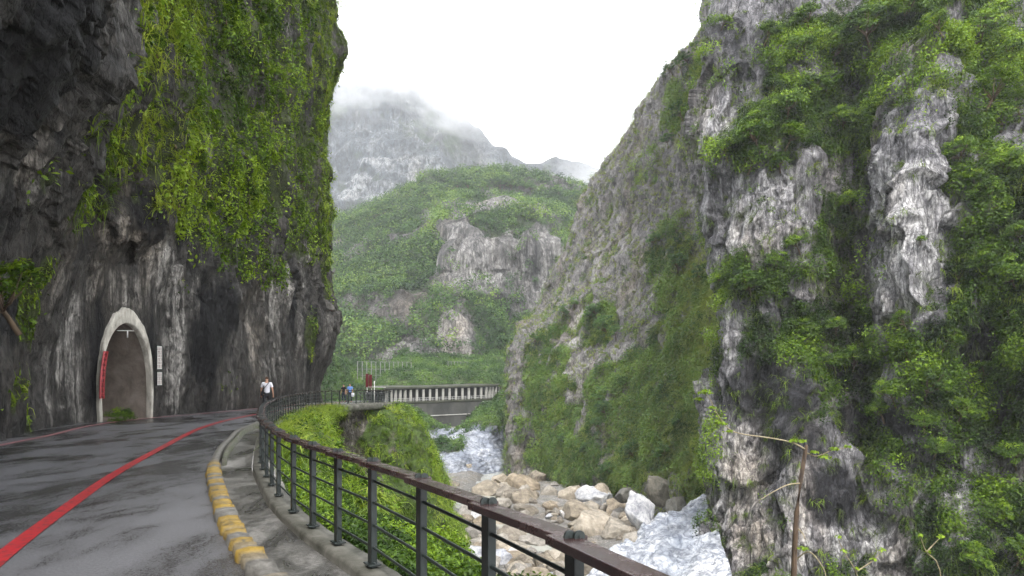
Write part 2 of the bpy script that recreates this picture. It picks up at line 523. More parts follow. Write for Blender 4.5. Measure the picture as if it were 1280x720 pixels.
# tunnel frame axes
TC = np.array([-15.57, 27.48, 0.0]); TU = np.array([0.176, 0.984, 0.0]); TN = np.array([0.984, -0.176, 0.0])
def arch_w(z, W=1.24, Hh=3.95, p=2.5):
    return W * np.sqrt(np.clip(1 - (np.clip(z, 0, Hh) / Hh) ** p, 0, 1)) * (0.93 + 0.07 * np.sin(np.clip(z / Hh * 2.2, 0, 3.1)))
def tun_local(P):
    d = P - TC
    return d @ TU, d @ TN, P[..., 2]
n0 = face_n(G)
u_, n_, z_ = tun_local(G)
rad = np.sqrt((u_ / 1.5) ** 2 + ((z_ - 2.0) / 2.5) ** 2)
near_t = (1 - sstep(1.0, 1.9, rad)) * (np.abs(n_) < 4)
lowz = 0.5 + 0.5 * sstep(1.5, 6.5, G[..., 2])
bigd = 0.9 * fbm(G, 6.5, 1, 3, (1, 1, 1.2)) + 1.1 * fbm(G, 3.2, 21, 3, (1, 1, 3.5))
rib = 0.55 * fbm(G, 1.7, 2, 4, (1, 1, 3.2), ridged=True)
_, e2, cv, tl = cells(G + 0.5 * perlin(G / 1.3, 8)[..., None], 2.3, 3, (1, 1, 1.6))
_, e3, cv3, tl3 = cells(G + 0.25 * perlin(G / .6, 18)[..., None], .9, 13, (1, 1, 1.6))
hi = sstep(5.0, 8.0, G[..., 2])
blk = (0.35 * cv + .55 * tl + .20 * tl3 + .12 * cv3) * (.25 + .75 * hi)
fine = 0.22 * fbm(G, .7, 4, 4)
smooth_zone = (1 - sstep(0, 1, np.abs((G[..., 1] - 27.5) / 7.5))) * (1 - hi)      # sprayed, folded rock round the tunnel
D = lowz * (bigd * 0.85 + rib * (1 - .6 * smooth_zone) + blk) + fine * (1 - .6 * smooth_zone) * (0.6 + .4 * hi)
D = D * (1 - near_t)
G = G + n0 * D[..., None]
u_, n_, z_ = tun_local(G)
G = G - TN * (n_ * near_t)[..., None]
# the knob standing out high on the far edge
kd = np.linalg.norm(G - at(404, 62, 56), axis=-1)
G[..., 0] += 1.4 * np.exp(-(kd / 1.7) ** 2)
G[..., 0] = np.where((G[..., 1] > 50) & (G[..., 2] > 1), np.minimum(G[..., 0], -13.2 + 0 * G[..., 0]), G[..., 0])
u_, n_, z_ = tun_local(G)
hole = (np.abs(u_) < arch_w(z_, 1.46, 4.2, 3.0)) & (z_ < 4.2) & (np.abs(n_) < 3.0)
px, py = proj(G)
pale = blobs(G, [(92, 440, 20, 90, .85), (70, 470, 10, 60, .2), (228, 420, 15, 100, .9), (205, 375, 12, 40, .4), (255, 360, 10, 40, .6), (120, 355, 40, 28, .35),
                 (20, 30, 60, 40, .2), (350, 380, 18, 40, .6), (335, 440, 30, 40, .3), (372, 350, 10, 60, .7), (395, 330, 12, 50, .6),
                 (60, 210, 20, 20, .5), (155, 290, 26, 30, .5), (110, 190, 22, 30, .35), (30, 230, 20, 30, .4), (215, 340, 22, 40, .5), (175, 360, 30, 20, .35)], seed=9, nscale=1.2)
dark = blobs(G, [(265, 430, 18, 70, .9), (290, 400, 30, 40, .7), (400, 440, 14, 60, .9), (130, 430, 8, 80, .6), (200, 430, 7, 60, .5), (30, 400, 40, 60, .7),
                 (70, 90, 110, 130, 1.0), (130, 250, 30, 60, .3), (200, 260, 28, 40, .6), (10, 280, 50, 50, .3), (380, 380, 8, 50, .6), (245, 290, 18, 30, .6)], seed=19, nscale=1.2)  # the large upper-left blob paints the overhang's shade into the rock colour
up = face_n(G)[..., 2]
vegL_z = np.interp(px, [100, 130, 150, 190, 245, 300, 330, 380, 420, 440], [7.5, 8.6, 8.8, 8.2, 7.4, 7.6, 8.5, 9.5, 11, 10])
vnz = fbm(G, 2.2, 33, 4)
vegm = sstep(-.6, 1.6, G[..., 2] - vegL_z + vnz * 5) * sstep(19.0, 21.5, G[..., 1] + vnz * 3)
veg = np.maximum(vegm * (0.72 + vnz), blobs(G, [(45, 395, 45, 60, .9), (30, 500, 30, 30, .6), (350, 350, 25, 20, .6), (402, 430, 12, 40, 1.), (418, 330, 10, 40, .8), (70, 230, 14, 22, .7), (140, 270, 10, 14, .6), (300, 490, 60, 12, .35), (45, 520, 14, 20, .7)], seed=29, nscale=1.0))
veg = np.maximum(veg, sstep(30, 40, G[..., 2]) * .9)
# bare windows in the green face
bare = blobs(G, [(185, 120, 14, 34, 1), (330, 120, 14, 24, .8), (325, 175, 10, 30, .8), (400, 60, 14, 30, .9), (395, 140, 8, 30, .7), (345, 60, 10, 20, .6), (235, 320, 20, 20, .9)], seed=39, nscale=1.0)
veg = np.clip(veg - bare * .8, 0, 1)
GL, vegL = G, veg
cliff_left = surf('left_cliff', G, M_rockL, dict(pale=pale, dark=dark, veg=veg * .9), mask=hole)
prop(cliff_left, 'dark overhanging rock cliff with the tunnel mouth beside the road')

# ---- right cliff (near wall)
colsA = [1700, 1480, 1290, 1200, 1130, 1070, 1000, 940, None, None, None]
rowsA_y = [1010, 860, 720, 560, 400, 250, 110, -80, -300, -520]
YA = [[40, 48, 55, 57, 60, 62, 64, 67],
      [41, 50, 57, 59, 63, 65, 67, 70],
      [42, 52, 60, 63, 67, 69, 70, 74],
      [43, 54, 64, 68, 70, 74, 72, 78],
      [44, 56, 64, 69, 69, 81, 80, 82],
      [46, 58, 68, 70, 70, 84, 81, 84],
      [52, 64, 76, 76, 77, 90, 88, 90],
      [62, 76, 90, 90, 92, 100, 100, 101],
      [76, 92, 108, 110, 112, 118, 118, 118],
      [90, 110, 126, 130, 132, 136, 136, 136]]
edge = [905, 893, 888, 893, 905, 893, 890, 897, 905, 920]
edgeY = [74, 76, 79, 83, 87, 89, 94, 104, 120, 138]
rows = []
for y, Ys, e, eY in zip(rowsA_y, YA, edge, edgeY):
    r = [at(c, y, Y) for c, Y in zip(colsA[:8], Ys)]
    E = at(e, y, eY)
    r += [E, E + np.array([3.5, 9, 0]), E + np.array([12, 26, 0])]
    rows.append(r)
G = loft(rows, 860, 800)
G = G[::1]
n0 = face_n(G)
bigd = 2.6 * fbm(G, 13, 41, 3, (1, 1, 1.5)) 
rib = 2.0 * fbm(G, 6.0, 42, 4, (1, 1, 2.4), ridged=True)
rib2 = 1.2 * fbm(G, 2.2, 46, 4, (1, 1, 4.0), ridged=True)
Gw = G + 1.6 * np.stack([perlin(G / 4.5, 81), perlin(G / 4.5, 82), perlin(G / 4.5, 83)], -1)
_, e2, cv, tl = cells(Gw, 6.0, 43, (1, 1, 3.4))
_, e3, cv3, tl3 = cells(Gw, 2.2, 47, (1, 1, 3.0))
fine = .35 * fbm(G, 1.2, 44, 4)
D = bigd - .6 * rib + .5 * rib2 + 1.0 * cv + 2.0 * tl + .35 * cv3 + .75 * tl3 + fine
ledge = .45 * fbm(G, 4.0, 45, 3, (3, 3, .6))
G = G + n0 * (D + ledge)[..., None]
px, py = proj(G)
paleA = blobs(G, [(1110, 240, 55, 80, .7), (1130, 320, 50, 70, .8), (960, 250, 60, 70, .4), (1150, 150, 50, 50, .35), (1110, 380, 20, 40, .7), (930, 240, 40, 50, .45), (905, 300, 14, 40, .7), (960, 300, 40, 30, .35), (910, 140, 22, 60, .4),
                  (930, 560, 30, 50, .8), (925, 640, 35, 60, .7), (1000, 600, 40, 50, .4), (980, 680, 60, 40, .5), (1190, 640, 40, 40, .5), (1100, 680, 30, 40, .8), (1040, 660, 24, 30, .8),
                  (1185, 270, 14, 40, .7), (1200, 620, 30, 20, .7), (905, 430, 12, 30, .5), (1170, 200, 30, 60, .1), (1270, 600, 10, 80, .3), (1110, 450, 12, 50, .5), (940, 80, 40, 20, -.2)], seed=9, nscale=4)
darkA = blobs(G, [(930, 480, 30, 40, .8), (1050, 350, 30, 16, .8), (960, 500, 50, 30, .9), (1225, 440, 30, 30, .9), (1090, 540, 60, 20, .9), (1010, 550, 50, 20, .8), (1150, 580, 50, 20, .7), (1060, 520, 30, 30, .8),
                  (1150, 150, 60, 50, .35), (910, 50, 40, 50, .45), (1050, 480, 60, 20, .5), (1060, 620, 30, 50, .9), (1075, 260, 14, 90, .6), (1240, 520, 30, 40, .6), (970, 550, 20, 50, .6), (1180, 520, 60, 30, .5)], seed=19, nscale=4)
up = face_n(G)[..., 2]
vn = fbm(G, 5.0, 51, 4)
vegA = blobs(G, [(1080, 25, 110, 40, 1), (980, 60, 50, 30, .6), (1010, 120, 70, 40, 1), (960, 160, 60, 40, 1), (905, 180, 24, 20, .9), (1050, 170, 40, 50, .85), (1060, 260, 30, 50, .6), (1020, 300, 50, 30, .6),
                 (1230, 60, 60, 60, 1), (1230, 150, 40, 60, .9), (1260, 230, 40, 70, 1), (1215, 210, 30, 40, .9), (930, 350, 50, 32, 1), (1000, 330, 60, 22, .7), (1000, 420, 90, 50, .7), (1060, 460, 70, 40, .75),
                 (1150, 470, 50, 60, 1), (1180, 520, 60, 60, .9), (1230, 350, 50, 50, .95), (1270, 420, 30, 60, .9), (1200, 390, 30, 30, .8), (1250, 530, 50, 60, .85), (1130, 560, 50, 40, .7), (1240, 640, 60, 60, .9),
                 (1200, 700, 60, 30, .9), (1060, 700, 40, 20, .7), (880, 560, 14, 60, .7), (880, 660, 18, 50, .8), (890, 450, 12, 50, .6), (900, 90, 20, 20, .3), (1160, 90, 40, 30, .45), (1140, 620, 20, 30, .5), (1000, 510, 40, 14, .6), (950, 400, 40, 20, .5), (1240, 290, 50, 40, .8), (1080, 80, 60, 30, .7), (1130, 130, 30, 20, .4), (1060, 420, 40, 60, .6), (1200, 450, 20, 20, .3)], seed=59, nscale=5)
vegA = np.maximum(vegA, sstep(56, 66, G[..., 2]) * .95)
vegA = np.maximum(vegA, (sstep(.25, .7, up) + .08) * sstep(-.1, .3, vn) * .7)
vegA = np.clip(vegA * (.74 + 1.3 * fbm(G, 3.2, 53, 4)) - .75 * np.clip(paleA, 0, 1) - .45 * darkA, 0, 1)
GA = G
surf('right_cliff', G, M_rockA, dict(pale=paleA, dark=darkA, veg=vegA * .8))

# ---- slope beyond it (right side, further up the gorge)
ridge = [(930, -80, 150), (884, 38, 150), (838, 88, 165), (797, 155, 180), (742, 240, 195), (707, 332, 202), (690, 375, 206), (700, 400, 236)]
base_ = [(935, 705, 84), (868, 690, 93), (812, 652, 108), (752, 624, 126), (700, 607, 142), (660, 602, 150), (642, 596, 158), (668, 560, 196)]
lo = [(930, 600, 90), (866, 590, 101), (800, 560, 118), (742, 545, 134), (694, 535, 148), (658, 528, 156), (643, 510, 162), (672, 520, 200)]
mi_ = [(925, 440, 100), (866, 440, 116), (800, 430, 133), (742, 430, 150), (696, 425, 160), (664, 424, 166), (647, 425, 172), (676, 450, 210)]
hi_ = [(925, 200, 120), (874, 240, 135), (812, 250, 152), (762, 290, 170), (722, 345, 183), (690, 392, 190), (668, 398, 196), (688, 420, 226)]
back = []
under = []
for (x, y, Y) in ridge:
    p = at(x, y, Y); back.append(p + np.array([12, 22, -14]))
for (x, y, Y) in base_:
    p = at(x, y, Y); p[2] = -24; under.append(p)
rows = [under] + [[at(*p) for p in r] for r in (base_, lo, mi_, hi_, ridge)] + [back]
G = loft(rows, 520, 560)
n0 = face_n(G)
D = 2.4 * fbm(G, 18, 61, 3) + 2.2 * fbm(G, 9, 62, 4, (1, 1, 1.8), ridged=True) + .8 * fbm(G, 2.5, 63, 4) + .7 * fbm(G, 3.5, 64, 3, (1, 1, 2), ridged=True)
_, e2, cv, tl = cells(G, 6.5, 67, (1, 1, 1.6))
D += .6 * cv + .9 * tl
_, e2, cv, tl = cells(G, 2.5, 68, (1, 1, 1.6))
D += .2 * cv + .3 * tl
G = G + n0 * D[..., None]
px, py = proj(G)
paleB = blobs(G, [(718, 385, 8, 14, 1.6), (712, 400, 7, 14, 1.5), (706, 420, 12, 10, 1.2), (700, 455, 26, 20, .6), (712, 490, 30, 10, .6), (668, 520, 24, 20, .4), (760, 300, 40, 40, .15), (830, 600, 14, 22, .4), (735, 325, 8, 30, .5), (770, 440, 26, 14, .4), (650, 585, 20, 14, .9)], seed=9, nscale=5)
darkB = blobs(G, [(790, 230, 50, 60, .3), (860, 180, 30, 80, .3), (668, 565, 30, 40, .9), (690, 580, 40, 20, .8), (835, 360, 16, 50, .35), (670, 560, 25, 20, .5), (835, 640, 16, 18, 1.), (660, 540, 12, 30, .6), (760, 200, 30, 50, .2)], seed=19, nscale=6)
vn = fbm(G, 7.0, 71, 4)
vst = fbm(G, 4.0, 72, 4, (1, 1, 3))
gz = sstep(150, 330, py)
vegB = blobs(G, [(790, 520, 90, 90, .62), (840, 430, 40, 160, .65), (880, 330, 14, 60, .9), (850, 500, 40, 110, .85), (720, 560, 60, 40, .6), (700, 400, 30, 20, .45), (740, 400, 30, 40, .75), (665, 430, 22, 40, .45), (830, 300, 26, 60, .6),
                 (840, 130, 26, 40, .8), (675, 480, 44, 60, .7), (690, 560, 50, 40, .8), (800, 200, 20, 40, .4), (780, 590, 70, 40, .9), (690, 500, 40, 30, .5), (745, 480, 40, 40, .6), (858, 85, 20, 16, .9), (820, 340, 20, 40, .5), (872, 620, 20, 60, .9), (800, 450, 40, 60, .65)], seed=59, nscale=6)
bareB = blobs(G, [(815, 603, 26, 26, 1), (838, 635, 20, 22, 1), (780, 612, 22, 12, .8)], seed=77, nscale=3)
vegB = np.clip((vegB - bareB) * (1.0 + .5 * vst) + .35 * vst * gz + .12 * gz - .5 * np.clip(paleB, 0, 1) + .9 * fbm(G, 3.5, 74, 3) - .10, 0, 1)
GB = G
surf('gorge_slope', G, M_rockB, dict(pale=paleB, dark=darkB, veg=vegB * .88))

# ---- mid mountain
def trow(y_l, Y_l):
    return [at(x, y, Y) for x, y, Y in zip([340, 390, 430, 475, 525, 570, 610, 650, 690, 735, 790, 850], y_l, Y_l)]
rows = [trow([520] * 12, [236, 236, 236, 236, 238, 240, 244, 246, 235, 230, 230, 230]),
        trow([486, 484, 480, 474, 472, 474, 480, 510, 500, 490, 480, 480], [246, 246, 246, 248, 250, 252, 256, 262, 254, 245, 244, 244]),
        trow([440, 440, 435, 430, 425, 420, 425, 430, 440, 440, 440, 440], [270, 268, 262, 262, 262, 264, 274, 290, 280, 270, 270, 270]),
        trow([385, 380, 375, 365, 360, 355, 350, 352, 360, 370, 380, 390], [310, 305, 300, 300, 300, 296, 298, 306, 306, 310, 316, 316]),
        trow([330, 325, 320, 315, 308, 300, 290, 295, 300, 310, 330, 350], [370, 360, 350, 346, 326, 306, 306, 314, 314, 322, 340, 360]),
        trow([300, 295, 288, 274, 260, 254, 250, 250, 258, 266, 286, 304], [420, 410, 400, 400, 400, 390, 380, 400, 400, 410, 420, 420]),
        trow([297, 290, 275, 256, 238, 227, 224, 223, 231, 248, 270, 296], [450, 450, 450, 450, 450, 450, 450, 450, 450, 450, 450, 450]),
        trow([330] * 12, [560] * 12)]
G = loft(rows, 420, 420)
n0 = face_n(G)
_, e2, cv, tl = cells(G, 18, 97, (1, 1, 2.5))
D = 7 * fbm(G, 60, 91, 3) + 7 * fbm(G, 26, 92, 4, (1, 1, 3.0), ridged=True) + 3.0 * fbm(G, 9, 93, 4, (1, 1, 3)) + 5 * tl + 2 * cv
dmp = sstep(0, .12, np.linspace(0, 1, 420))[:, None] * (1 - .75 * sstep(.75, .85, np.linspace(0, 1, 420)))[:, None]
G = G + n0 * (D * dmp)[..., None]
px, py = proj(G)
paleM = blobs(G, [(560, 412, 20, 40, 1.6), (585, 430, 10, 30, 1.2), (610, 325, 50, 50, .8), (650, 325, 40, 60, .8), (580, 310, 30, 40, .6), (695, 320, 24, 60, .8), (600, 245, 60, 20, .7), (560, 275, 26, 30, .7), (690, 255, 30, 14, .5), (690, 330, 20, 40, .4), (480, 448, 40, 18, .9), (540, 445, 50, 18, .9), (440, 455, 20, 14, .8), (515, 410, 20, 20, .5)], seed=9, nscale=14)
darkM = blobs(G, [(670, 320, 14, 60, .5), (480, 400, 40, 20, .4), (640, 400, 20, 60, .7), (450, 470, 30, 16, .6), (650, 480, 20, 60, .8)], seed=19, nscale=14)
vn = fbm(G, 22, 95, 4)
vegM = blobs(G, [(460, 330, 70, 80, 1), (470, 270, 70, 30, 1), (520, 240, 50, 30, 1), (610, 215, 110, 14, 1), (700, 240, 50, 30, 1), (620, 260, 60, 22, .75), (615, 380, 34, 40, 1), (520, 330, 50, 50, .9), (450, 420, 60, 50, .8), (640, 440, 30, 60, .9),
                 (520, 400, 30, 40, .7), (690, 290, 40, 20, .6), (500, 465, 90, 20, .8), (600, 460, 20, 20, .7), (650, 300, 30, 20, .5), (560, 320, 20, 40, .5), (660, 380, 20, 40, .7)], seed=59, nscale=16)
vegM = np.clip(np.maximum(vegM, .35) + 1.1 * vn - .8 * np.clip(paleM, 0, 1), 0, 1)
GM = G
surf('green_mountain', G, M_rockM, dict(pale=paleM, dark=darkM, veg=vegM * .9))

# ---- far mountain, half in cloud
def frow(y_l, Y_l):
    return [at(x, y, Y) for x, y, Y in zip([250, 340, 400, 450, 500, 545, 590, 640, 700, 760, 840, 940], y_l, Y_l)]
rows = [frow([480] * 12, [700] * 12),
        frow([380] * 12, [760] * 12),
        frow([300, 290, 280, 270, 262, 262, 265, 270, 270, 280, 300, 320], [820, 810, 800, 800, 800, 800, 815, 840, 850, 850, 850, 850]),
        frow([220, 200, 190, 184, 178, 190, 215, 235, 240, 245, 260, 280], [880, 870, 870, 860, 860, 870, 890, 910, 910, 920, 920, 920]),
        frow([160, 140, 118, 104, 96, 112, 165, 202, 208, 224, 240, 260], [960] * 12),
        frow([300] * 12, [1080] * 12)]
G = loft(rows, 300, 260)
n0 = face_n(G)
D = 26 * fbm(G, 160, 111, 3) + 22 * fbm(G, 80, 112, 4, (1, 1, 1.3), ridged=True) + 5 * fbm(G, 20, 113, 4, ridged=True)
G = G + n0 * (D * (1 - .5 * sstep(.7, .82, np.linspace(0, 1, 260)))[:, None])[..., None]
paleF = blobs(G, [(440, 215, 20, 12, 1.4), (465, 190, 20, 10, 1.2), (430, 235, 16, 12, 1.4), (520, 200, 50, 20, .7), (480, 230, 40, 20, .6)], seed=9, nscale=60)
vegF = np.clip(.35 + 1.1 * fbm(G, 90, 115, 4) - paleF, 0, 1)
GF = G
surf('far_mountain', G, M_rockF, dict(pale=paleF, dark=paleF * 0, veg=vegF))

# ---- ground sheet and river bed
ground = mesh_np('ground', [(-1050, -60, -27), (1050, -60, -27), (1050, 1095, -27), (-1050, 1095, -27)], [(0, 1, 2, 3)], M_gravel)
ground['kind'] = 'structure'
xs = np.linspace(-60, 75, 560); ys = 14 + (300 - 14) * np.linspace(0, 1, 620) ** 1.6
X, Y = np.meshgrid(xs, ys)
P = np.stack([X, Y, 0 * X], -1)
chan = np.interp(Y, [14, 75, 95, 120, 150, 175, 200, 300], [22, 14, 4, -6, -4, -3, -5, -8])     # thalweg
dch = np.abs(X - chan)
Z = -19.6 + 1.0 * fbm(P, 16, 131, 3) + .5 * fbm(P, 4, 132, 4) + .22 * fbm(P, 1.1, 133, 3) - 1.5 * np.exp(-(dch / 4.5) ** 2)
P[..., 2] = Z
GR = P
surf('river_bed', P, M_gravel, dict(pale=.25 + .5 * fbm(P, 5, 134, 3), dark=.6 * np.exp(-(dch / 4) ** 2), veg=0 * Z))
# water
m, t, b = new_mat('river_water')
L(t, ramp(t, noise(t, mapped(t, (.3, .1, 1)), 1.0, 6, .6, 1.0), [(.35, (.30, .31, .28)), (.7, (.42, .42, .38))]), b.inputs['Base Color'])
b.inputs['Roughness'].default_value = .12
bump(t, b, noise(t, mapped(t, (.9, .5, 1)), 2.0, 5, .7), .08, .8)
M_water = m
Wx = np.linspace(-1, 1, 14)
cy = np.linspace(16, 280, 200)
cx = np.interp(cy, [14, 75, 95, 120, 150, 175, 200, 300], [22, 14, 4, -6, -4, -3, -5, -8])
PW = np.stack([cx[:, None] + Wx[None] * 4.6, np.repeat(cy[:, None], 14, 1), np.full((200, 14), -20.35)], -1)
surf('river', PW, M_water, {})

# ---- marble banks
def mrows(rs): return [[at(*p) if len(p) == 3 else np.array(p[:3]) for p in r] for r in rs]
rows = mrows([[(480, 640, 150), (520, 612, 150), (548, 607, 152), (580, 601, 156), (612, 596, 160), (634, 588, 168), (655, 580, 200)],
              [(480, 600, 154), (520, 590, 154), (548, 590, 156), (580, 585, 159), (612, 578, 163), (630, 574, 170), (652, 570, 204)],
              [(480, 570, 160), (520, 562, 160), (548, 566, 164), (580, 558, 166), (608, 556, 170), (624, 556, 178), (648, 550, 210)],
              [(480, 540, 168), (520, 534, 170), (545, 540, 180), (575, 535, 186), (600, 528, 186), (620, 520, 190), (645, 520, 218)],
              [(480, 525, 178), (515, 520, 182), (535, 526, 194), (570, 545, 200), (600, 518, 200), (620, 505, 206), (645, 490, 226)],
              [(470, 515, 190), (510, 512, 192), (530, 545, 210), (570, 560, 214), (600, 515, 212), (622, 497, 216), (645, 480, 234)]])
G = loft(rows, 300, 220)
n0 = face_n(G)
D = 2.4 * fbm(G, 9, 141, 3) - 1.2 * fbm(G, 5, 142, 4, (1, 1, .8), ridged=True) + .5 * fbm(G, 1.8, 143, 4)
D += 1.0 * cells(G, 5, 148, (1.6, 1, .7))[3]
G = G + n0 * D[..., None]
GM2 = G
px, py = proj(G)
vegK = np.clip(sstep(548, 522, py + 14 * fbm(G, 5, 144, 3)) + blobs(G, [(560, 548, 26, 8, .8), (530, 530, 14, 14, .5)], seed=3), 0, 1)
surf('marble_bank', G, M_marble, dict(pale=.1 + 0 * px, dark=np.clip(.9 * fbm(G, 7, 145, 3), 0, 1), veg=vegK * .8))
vegK_ = vegK
rows = mrows([[(700, 800, 62), (745, 790, 62), (800, 790, 62), (850, 790, 62), (915, 790, 62)],
              [(700, 745, 69), (745, 735, 70), (800, 728, 70), (850, 722, 70), (915, 722, 68)],
              [(715, 728, 76), (755, 705, 77), (800, 694, 77), (850, 684, 77), (905, 690, 75)],
              [(735, 705, 84), (770, 690, 84), (805, 672, 84), (845, 656, 84), (895, 650, 82)],
              [(760, 690, 90), (790, 678, 90), (815, 655, 90), (840, 640, 91), (885, 620, 90)],
              [(770, 700, 97), (800, 695, 97), (825, 680, 97), (850, 660, 98), (885, 640, 97)]])
G = loft(rows, 260, 200)
n0 = face_n(G)
D = 1.1 * fbm(G, 6, 151, 3) - .7 * fbm(G, 3.6, 152, 3, ridged=True) + .35 * fbm(G, 1.4, 153, 4)
D += .55 * cells(G, 2.6, 158, (1.6, 1, .8))[3]
G = G + n0 * D[..., None]
surf('marble_slab', G, M_marble, dict(pale=.20 + 0 * G[..., 0], dark=1.0 * np.clip(1.2 * fbm(G, 5, 155, 3), 0, 1), veg=0 * G[..., 0]))

# ---- bank below the road
slope = [[(1.4, -8, -.2), (3, -7, -1.5), (8, -6, -7), (14, -4, -14), (20, 0, -20.5)],
         [(1.35, 0, -.2), (2.6, 1, -1.3), (7, 4, -7), (12, 8, -13), (17, 12, -20.5)],
         [(.85, 2.6, -.2), (2.0, 4, -1.2), (6, 8, -6.5), (10, 13, -13), (14, 19, -20.5)],
         [(-.85, 5.9, -.2), (.1, 7, -1.0), (3, 10.5, -5.5), (7, 17, -13), (10, 24, -20.5)],
         [(-2.75, 9.1, -.2), (-1.6, 10, -1.0), (1, 12.5, -4.6), (4, 20, -13), (7, 28, -20.5)],
         [(-4.45, 13.1, -.2), (-3.4, 13.8, -.9), (-.8, 17, -4.6), (2, 24, -13), (4, 33, -20.5)],
         [(-6.75, 19.6, -.2), (-5.8, 20, -.7), (-3.6, 22, -4), (-1, 30, -13), (1.5, 42, -20.5)],
         [(-9.2, 28.3, -.2), (-8.0, 28.5, -.6), (-6.8, 29, -3.2), (-4, 36, -12), (-1, 50, -20.5)],
         [(-10.5, 34.6, -.2), (-9.9, 35, -.8), (-9.3, 36, -4), (-6.5, 42, -12), (-3, 56, -20.5)],
         [(-11.7, 40, -.45), (-11.4, 40.3, -1.5), (-10.8, 40.5, -5), (-8, 45, -12), (-5, 60, -20.5)],
         [(-13.2, 45.5, -.5), (-13.6, 46.2, -1.8), (-11.6, 45.8, -5), (-7, 47, -11), (-5, 64, -20.5)],
         [(-9.6, 49.4, -.5), (-8.2, 49.2, -.9), (-6.4, 48, -3.5), (-5, 49, -10), (-4, 68, -20.5)],
         [(-9.2, 54, -.6), (-8.2, 54, -1.3), (-6.8, 54, -5), (-5.5, 56, -12), (-3.5, 74, -20.5)],
         [(-11.2, 61, -.9), (-9, 63, -3), (-7, 66, -8), (-6, 70, -14), (-5, 85, -20.5)],
         [(-16, 70, -1.4), (-14, 76, -4), (-12, 84, -10), (-10, 92, -15), (-8, 105, -20.5)],
         [(-26, 85, -2.5), (-24, 95, -5), (-22, 105, -11), (-19, 115, -16), (-16, 125, -20.5)],
         [(-34, 120, -3.5), (-31, 130, -6), (-28, 140, -11), (-24, 150, -16), (-20, 158, -20.5)],
         [(-44, 200, -5), (-42, 196, -7), (-36, 190, -12), (-30, 182, -16), (-24, 170, -20.5)]]
rows = np.swapaxes(np.array(slope, float), 0, 1)
G = loft(rows, 900, 300)
n0 = face_n(G)
fr = np.linspace(0, 1, 300)[:, None]
D = (1.2 * fbm(G, 5, 161, 3) + .5 * fbm(G, 1.6, 162, 4, ridged=True)) * sstep(.03, .3, fr) + .12 * fbm(G, .5, 163, 3) * sstep(.0, .1, fr)
G = G + n0 * D[..., None]
px, py = proj(G)
vn = fbm(G, 2.0, 164, 4)
bareS = blobs(G, [(420, 560, 34, 40, 1), (395, 575, 20, 20, .8), (468, 590, 12, 34, .8), (445, 565, 22, 50, 1), (448, 530, 16, 24, 1.0), (400, 545, 14, 20, .7), (455, 575, 14, 30, .6), (500, 545, 10, 30, .3)], seed=7, nscale=1.5)
vegS = np.clip(.95 + .8 * vn - 1.1 * bareS, 0, 1)
GS = G
surf('bank_below_road', G, M_earth, dict(pale=.4 * bareS, dark=0 * bareS, veg=vegS * .85))

# ---- green terrace above and behind the gallery
tx = np.array([(-50, 108, -2.0), (-51, 140, -3.0), (-50, 170, -3.9), (-47, 190, -4.4), (-41.5, 203, -3.0), (-37, 205.5, .2), (-30, 207.5, .5), (-18, 212, .5), (-8, 215, .8), (0, 220, 1.0), (7, 232, 1.0)], float)
rows = [tx + d for d in ([0, -1.0, -1.4], [-1, 3, 1.2], [-1, 9, 3.0], [-2, 22, 5.5], [-3, 50, 12.0])]
G = loft(rows, 260, 90)
n0 = face_n(G)
G = G + n0 * (1.3 * fbm(G, 9, 171, 4) * sstep(0, .2, np.linspace(0, 1, 90))[:, None])[..., None]
GT = G
surf('green_terrace', G, M_earth, dict(pale=0 * G[..., 0], dark=0 * G[..., 0], veg=.95 + 0 * G[..., 0]))
# ================================================================== road, kerb, walkway
RAIL = np.array([(1.1, -8), (1.08, -3), (1.0, 0.2), (.78, 1.6), (.46, 2.54), (.27, 2.96), (-.13, 3.80), (-.635, 4.79), (-1.18, 5.77), (-1.67, 6.55), (-2.13, 7.30), (-2.6, 8.12),
                 (-3.07, 9.05), (-3.68, 10.4), (-4.27, 11.75), (-4.77, 12.97), (-6.17, 16.8), (-7.08, 19.5), (-7.9, 22.2), (-9.5, 28.3), (-10.8, 34.6),
                 (-11.55, 39.5), (-11.55, 43.0), (-10.7, 46.0), (-9.7, 49), (-9.4, 52), (-10.1, 56), (-12, 61), (-15.2, 67), (-21, 73)], float)
def dense(path, n=60):
    c = cr_interp(np.asarray(path, float), (len(path) - 1) * n + 1)
    return c
def resample(c, step):
    s = np.concatenate([[0], np.cumsum(np.linalg.norm(np.diff(c, axis=0), axis=1))])
    k = max(2, int(round(s[-1] / step)) + 1)
    q = np.linspace(0, s[-1], k)
    return np.stack([np.interp(q, s, c[:, i]) for i in range(c.shape[1])], 1)
def offset(c, d):
    T_ = np.gradient(c, axis=0); T_ /= np.linalg.norm(T_, axis=1, keepdims=True) + 1e-9
    return c + np.stack([T_[:, 1], -T_[:, 0]], 1) * d
def rz(Y):     # the road dips a little past the far bend
    return -0.55 * sstep(46, 66, Y) - 0.03 * np.clip(Y - 66, 0, 200)
RC = resample(dense(RAIL), 0.25)
KERB = np.array([(-.2, -8), (-.25, 0), (-.55, 2.6), (-1.15, 4.2), (-2.03, 5.57), (-2.85, 7.0), (-3.75, 8.8), (-4.75, 10.9), (-5.5, 12.6), (-6.5, 15.2), (-7.5, 18.2), (-8.4, 21), (-9.15, 24.4), (-10.3, 28.8), (-11.4, 34), (-11.95, 38.5)], float)
KC = resample(dense(KERB), 0.2)
LEFT = np.array([(-8, -14), (-10, 0), (-12, 9), (-14.2, 17), (-16, 21.7), (-16.9, 26), (-16.4, 29.2), (-16.5, 32.5), (-15.8, 37), (-15.6, 43), (-15.9, 49), (-16.6, 54.5), (-20, 60), (-27, 65), (-40, 70)], float)
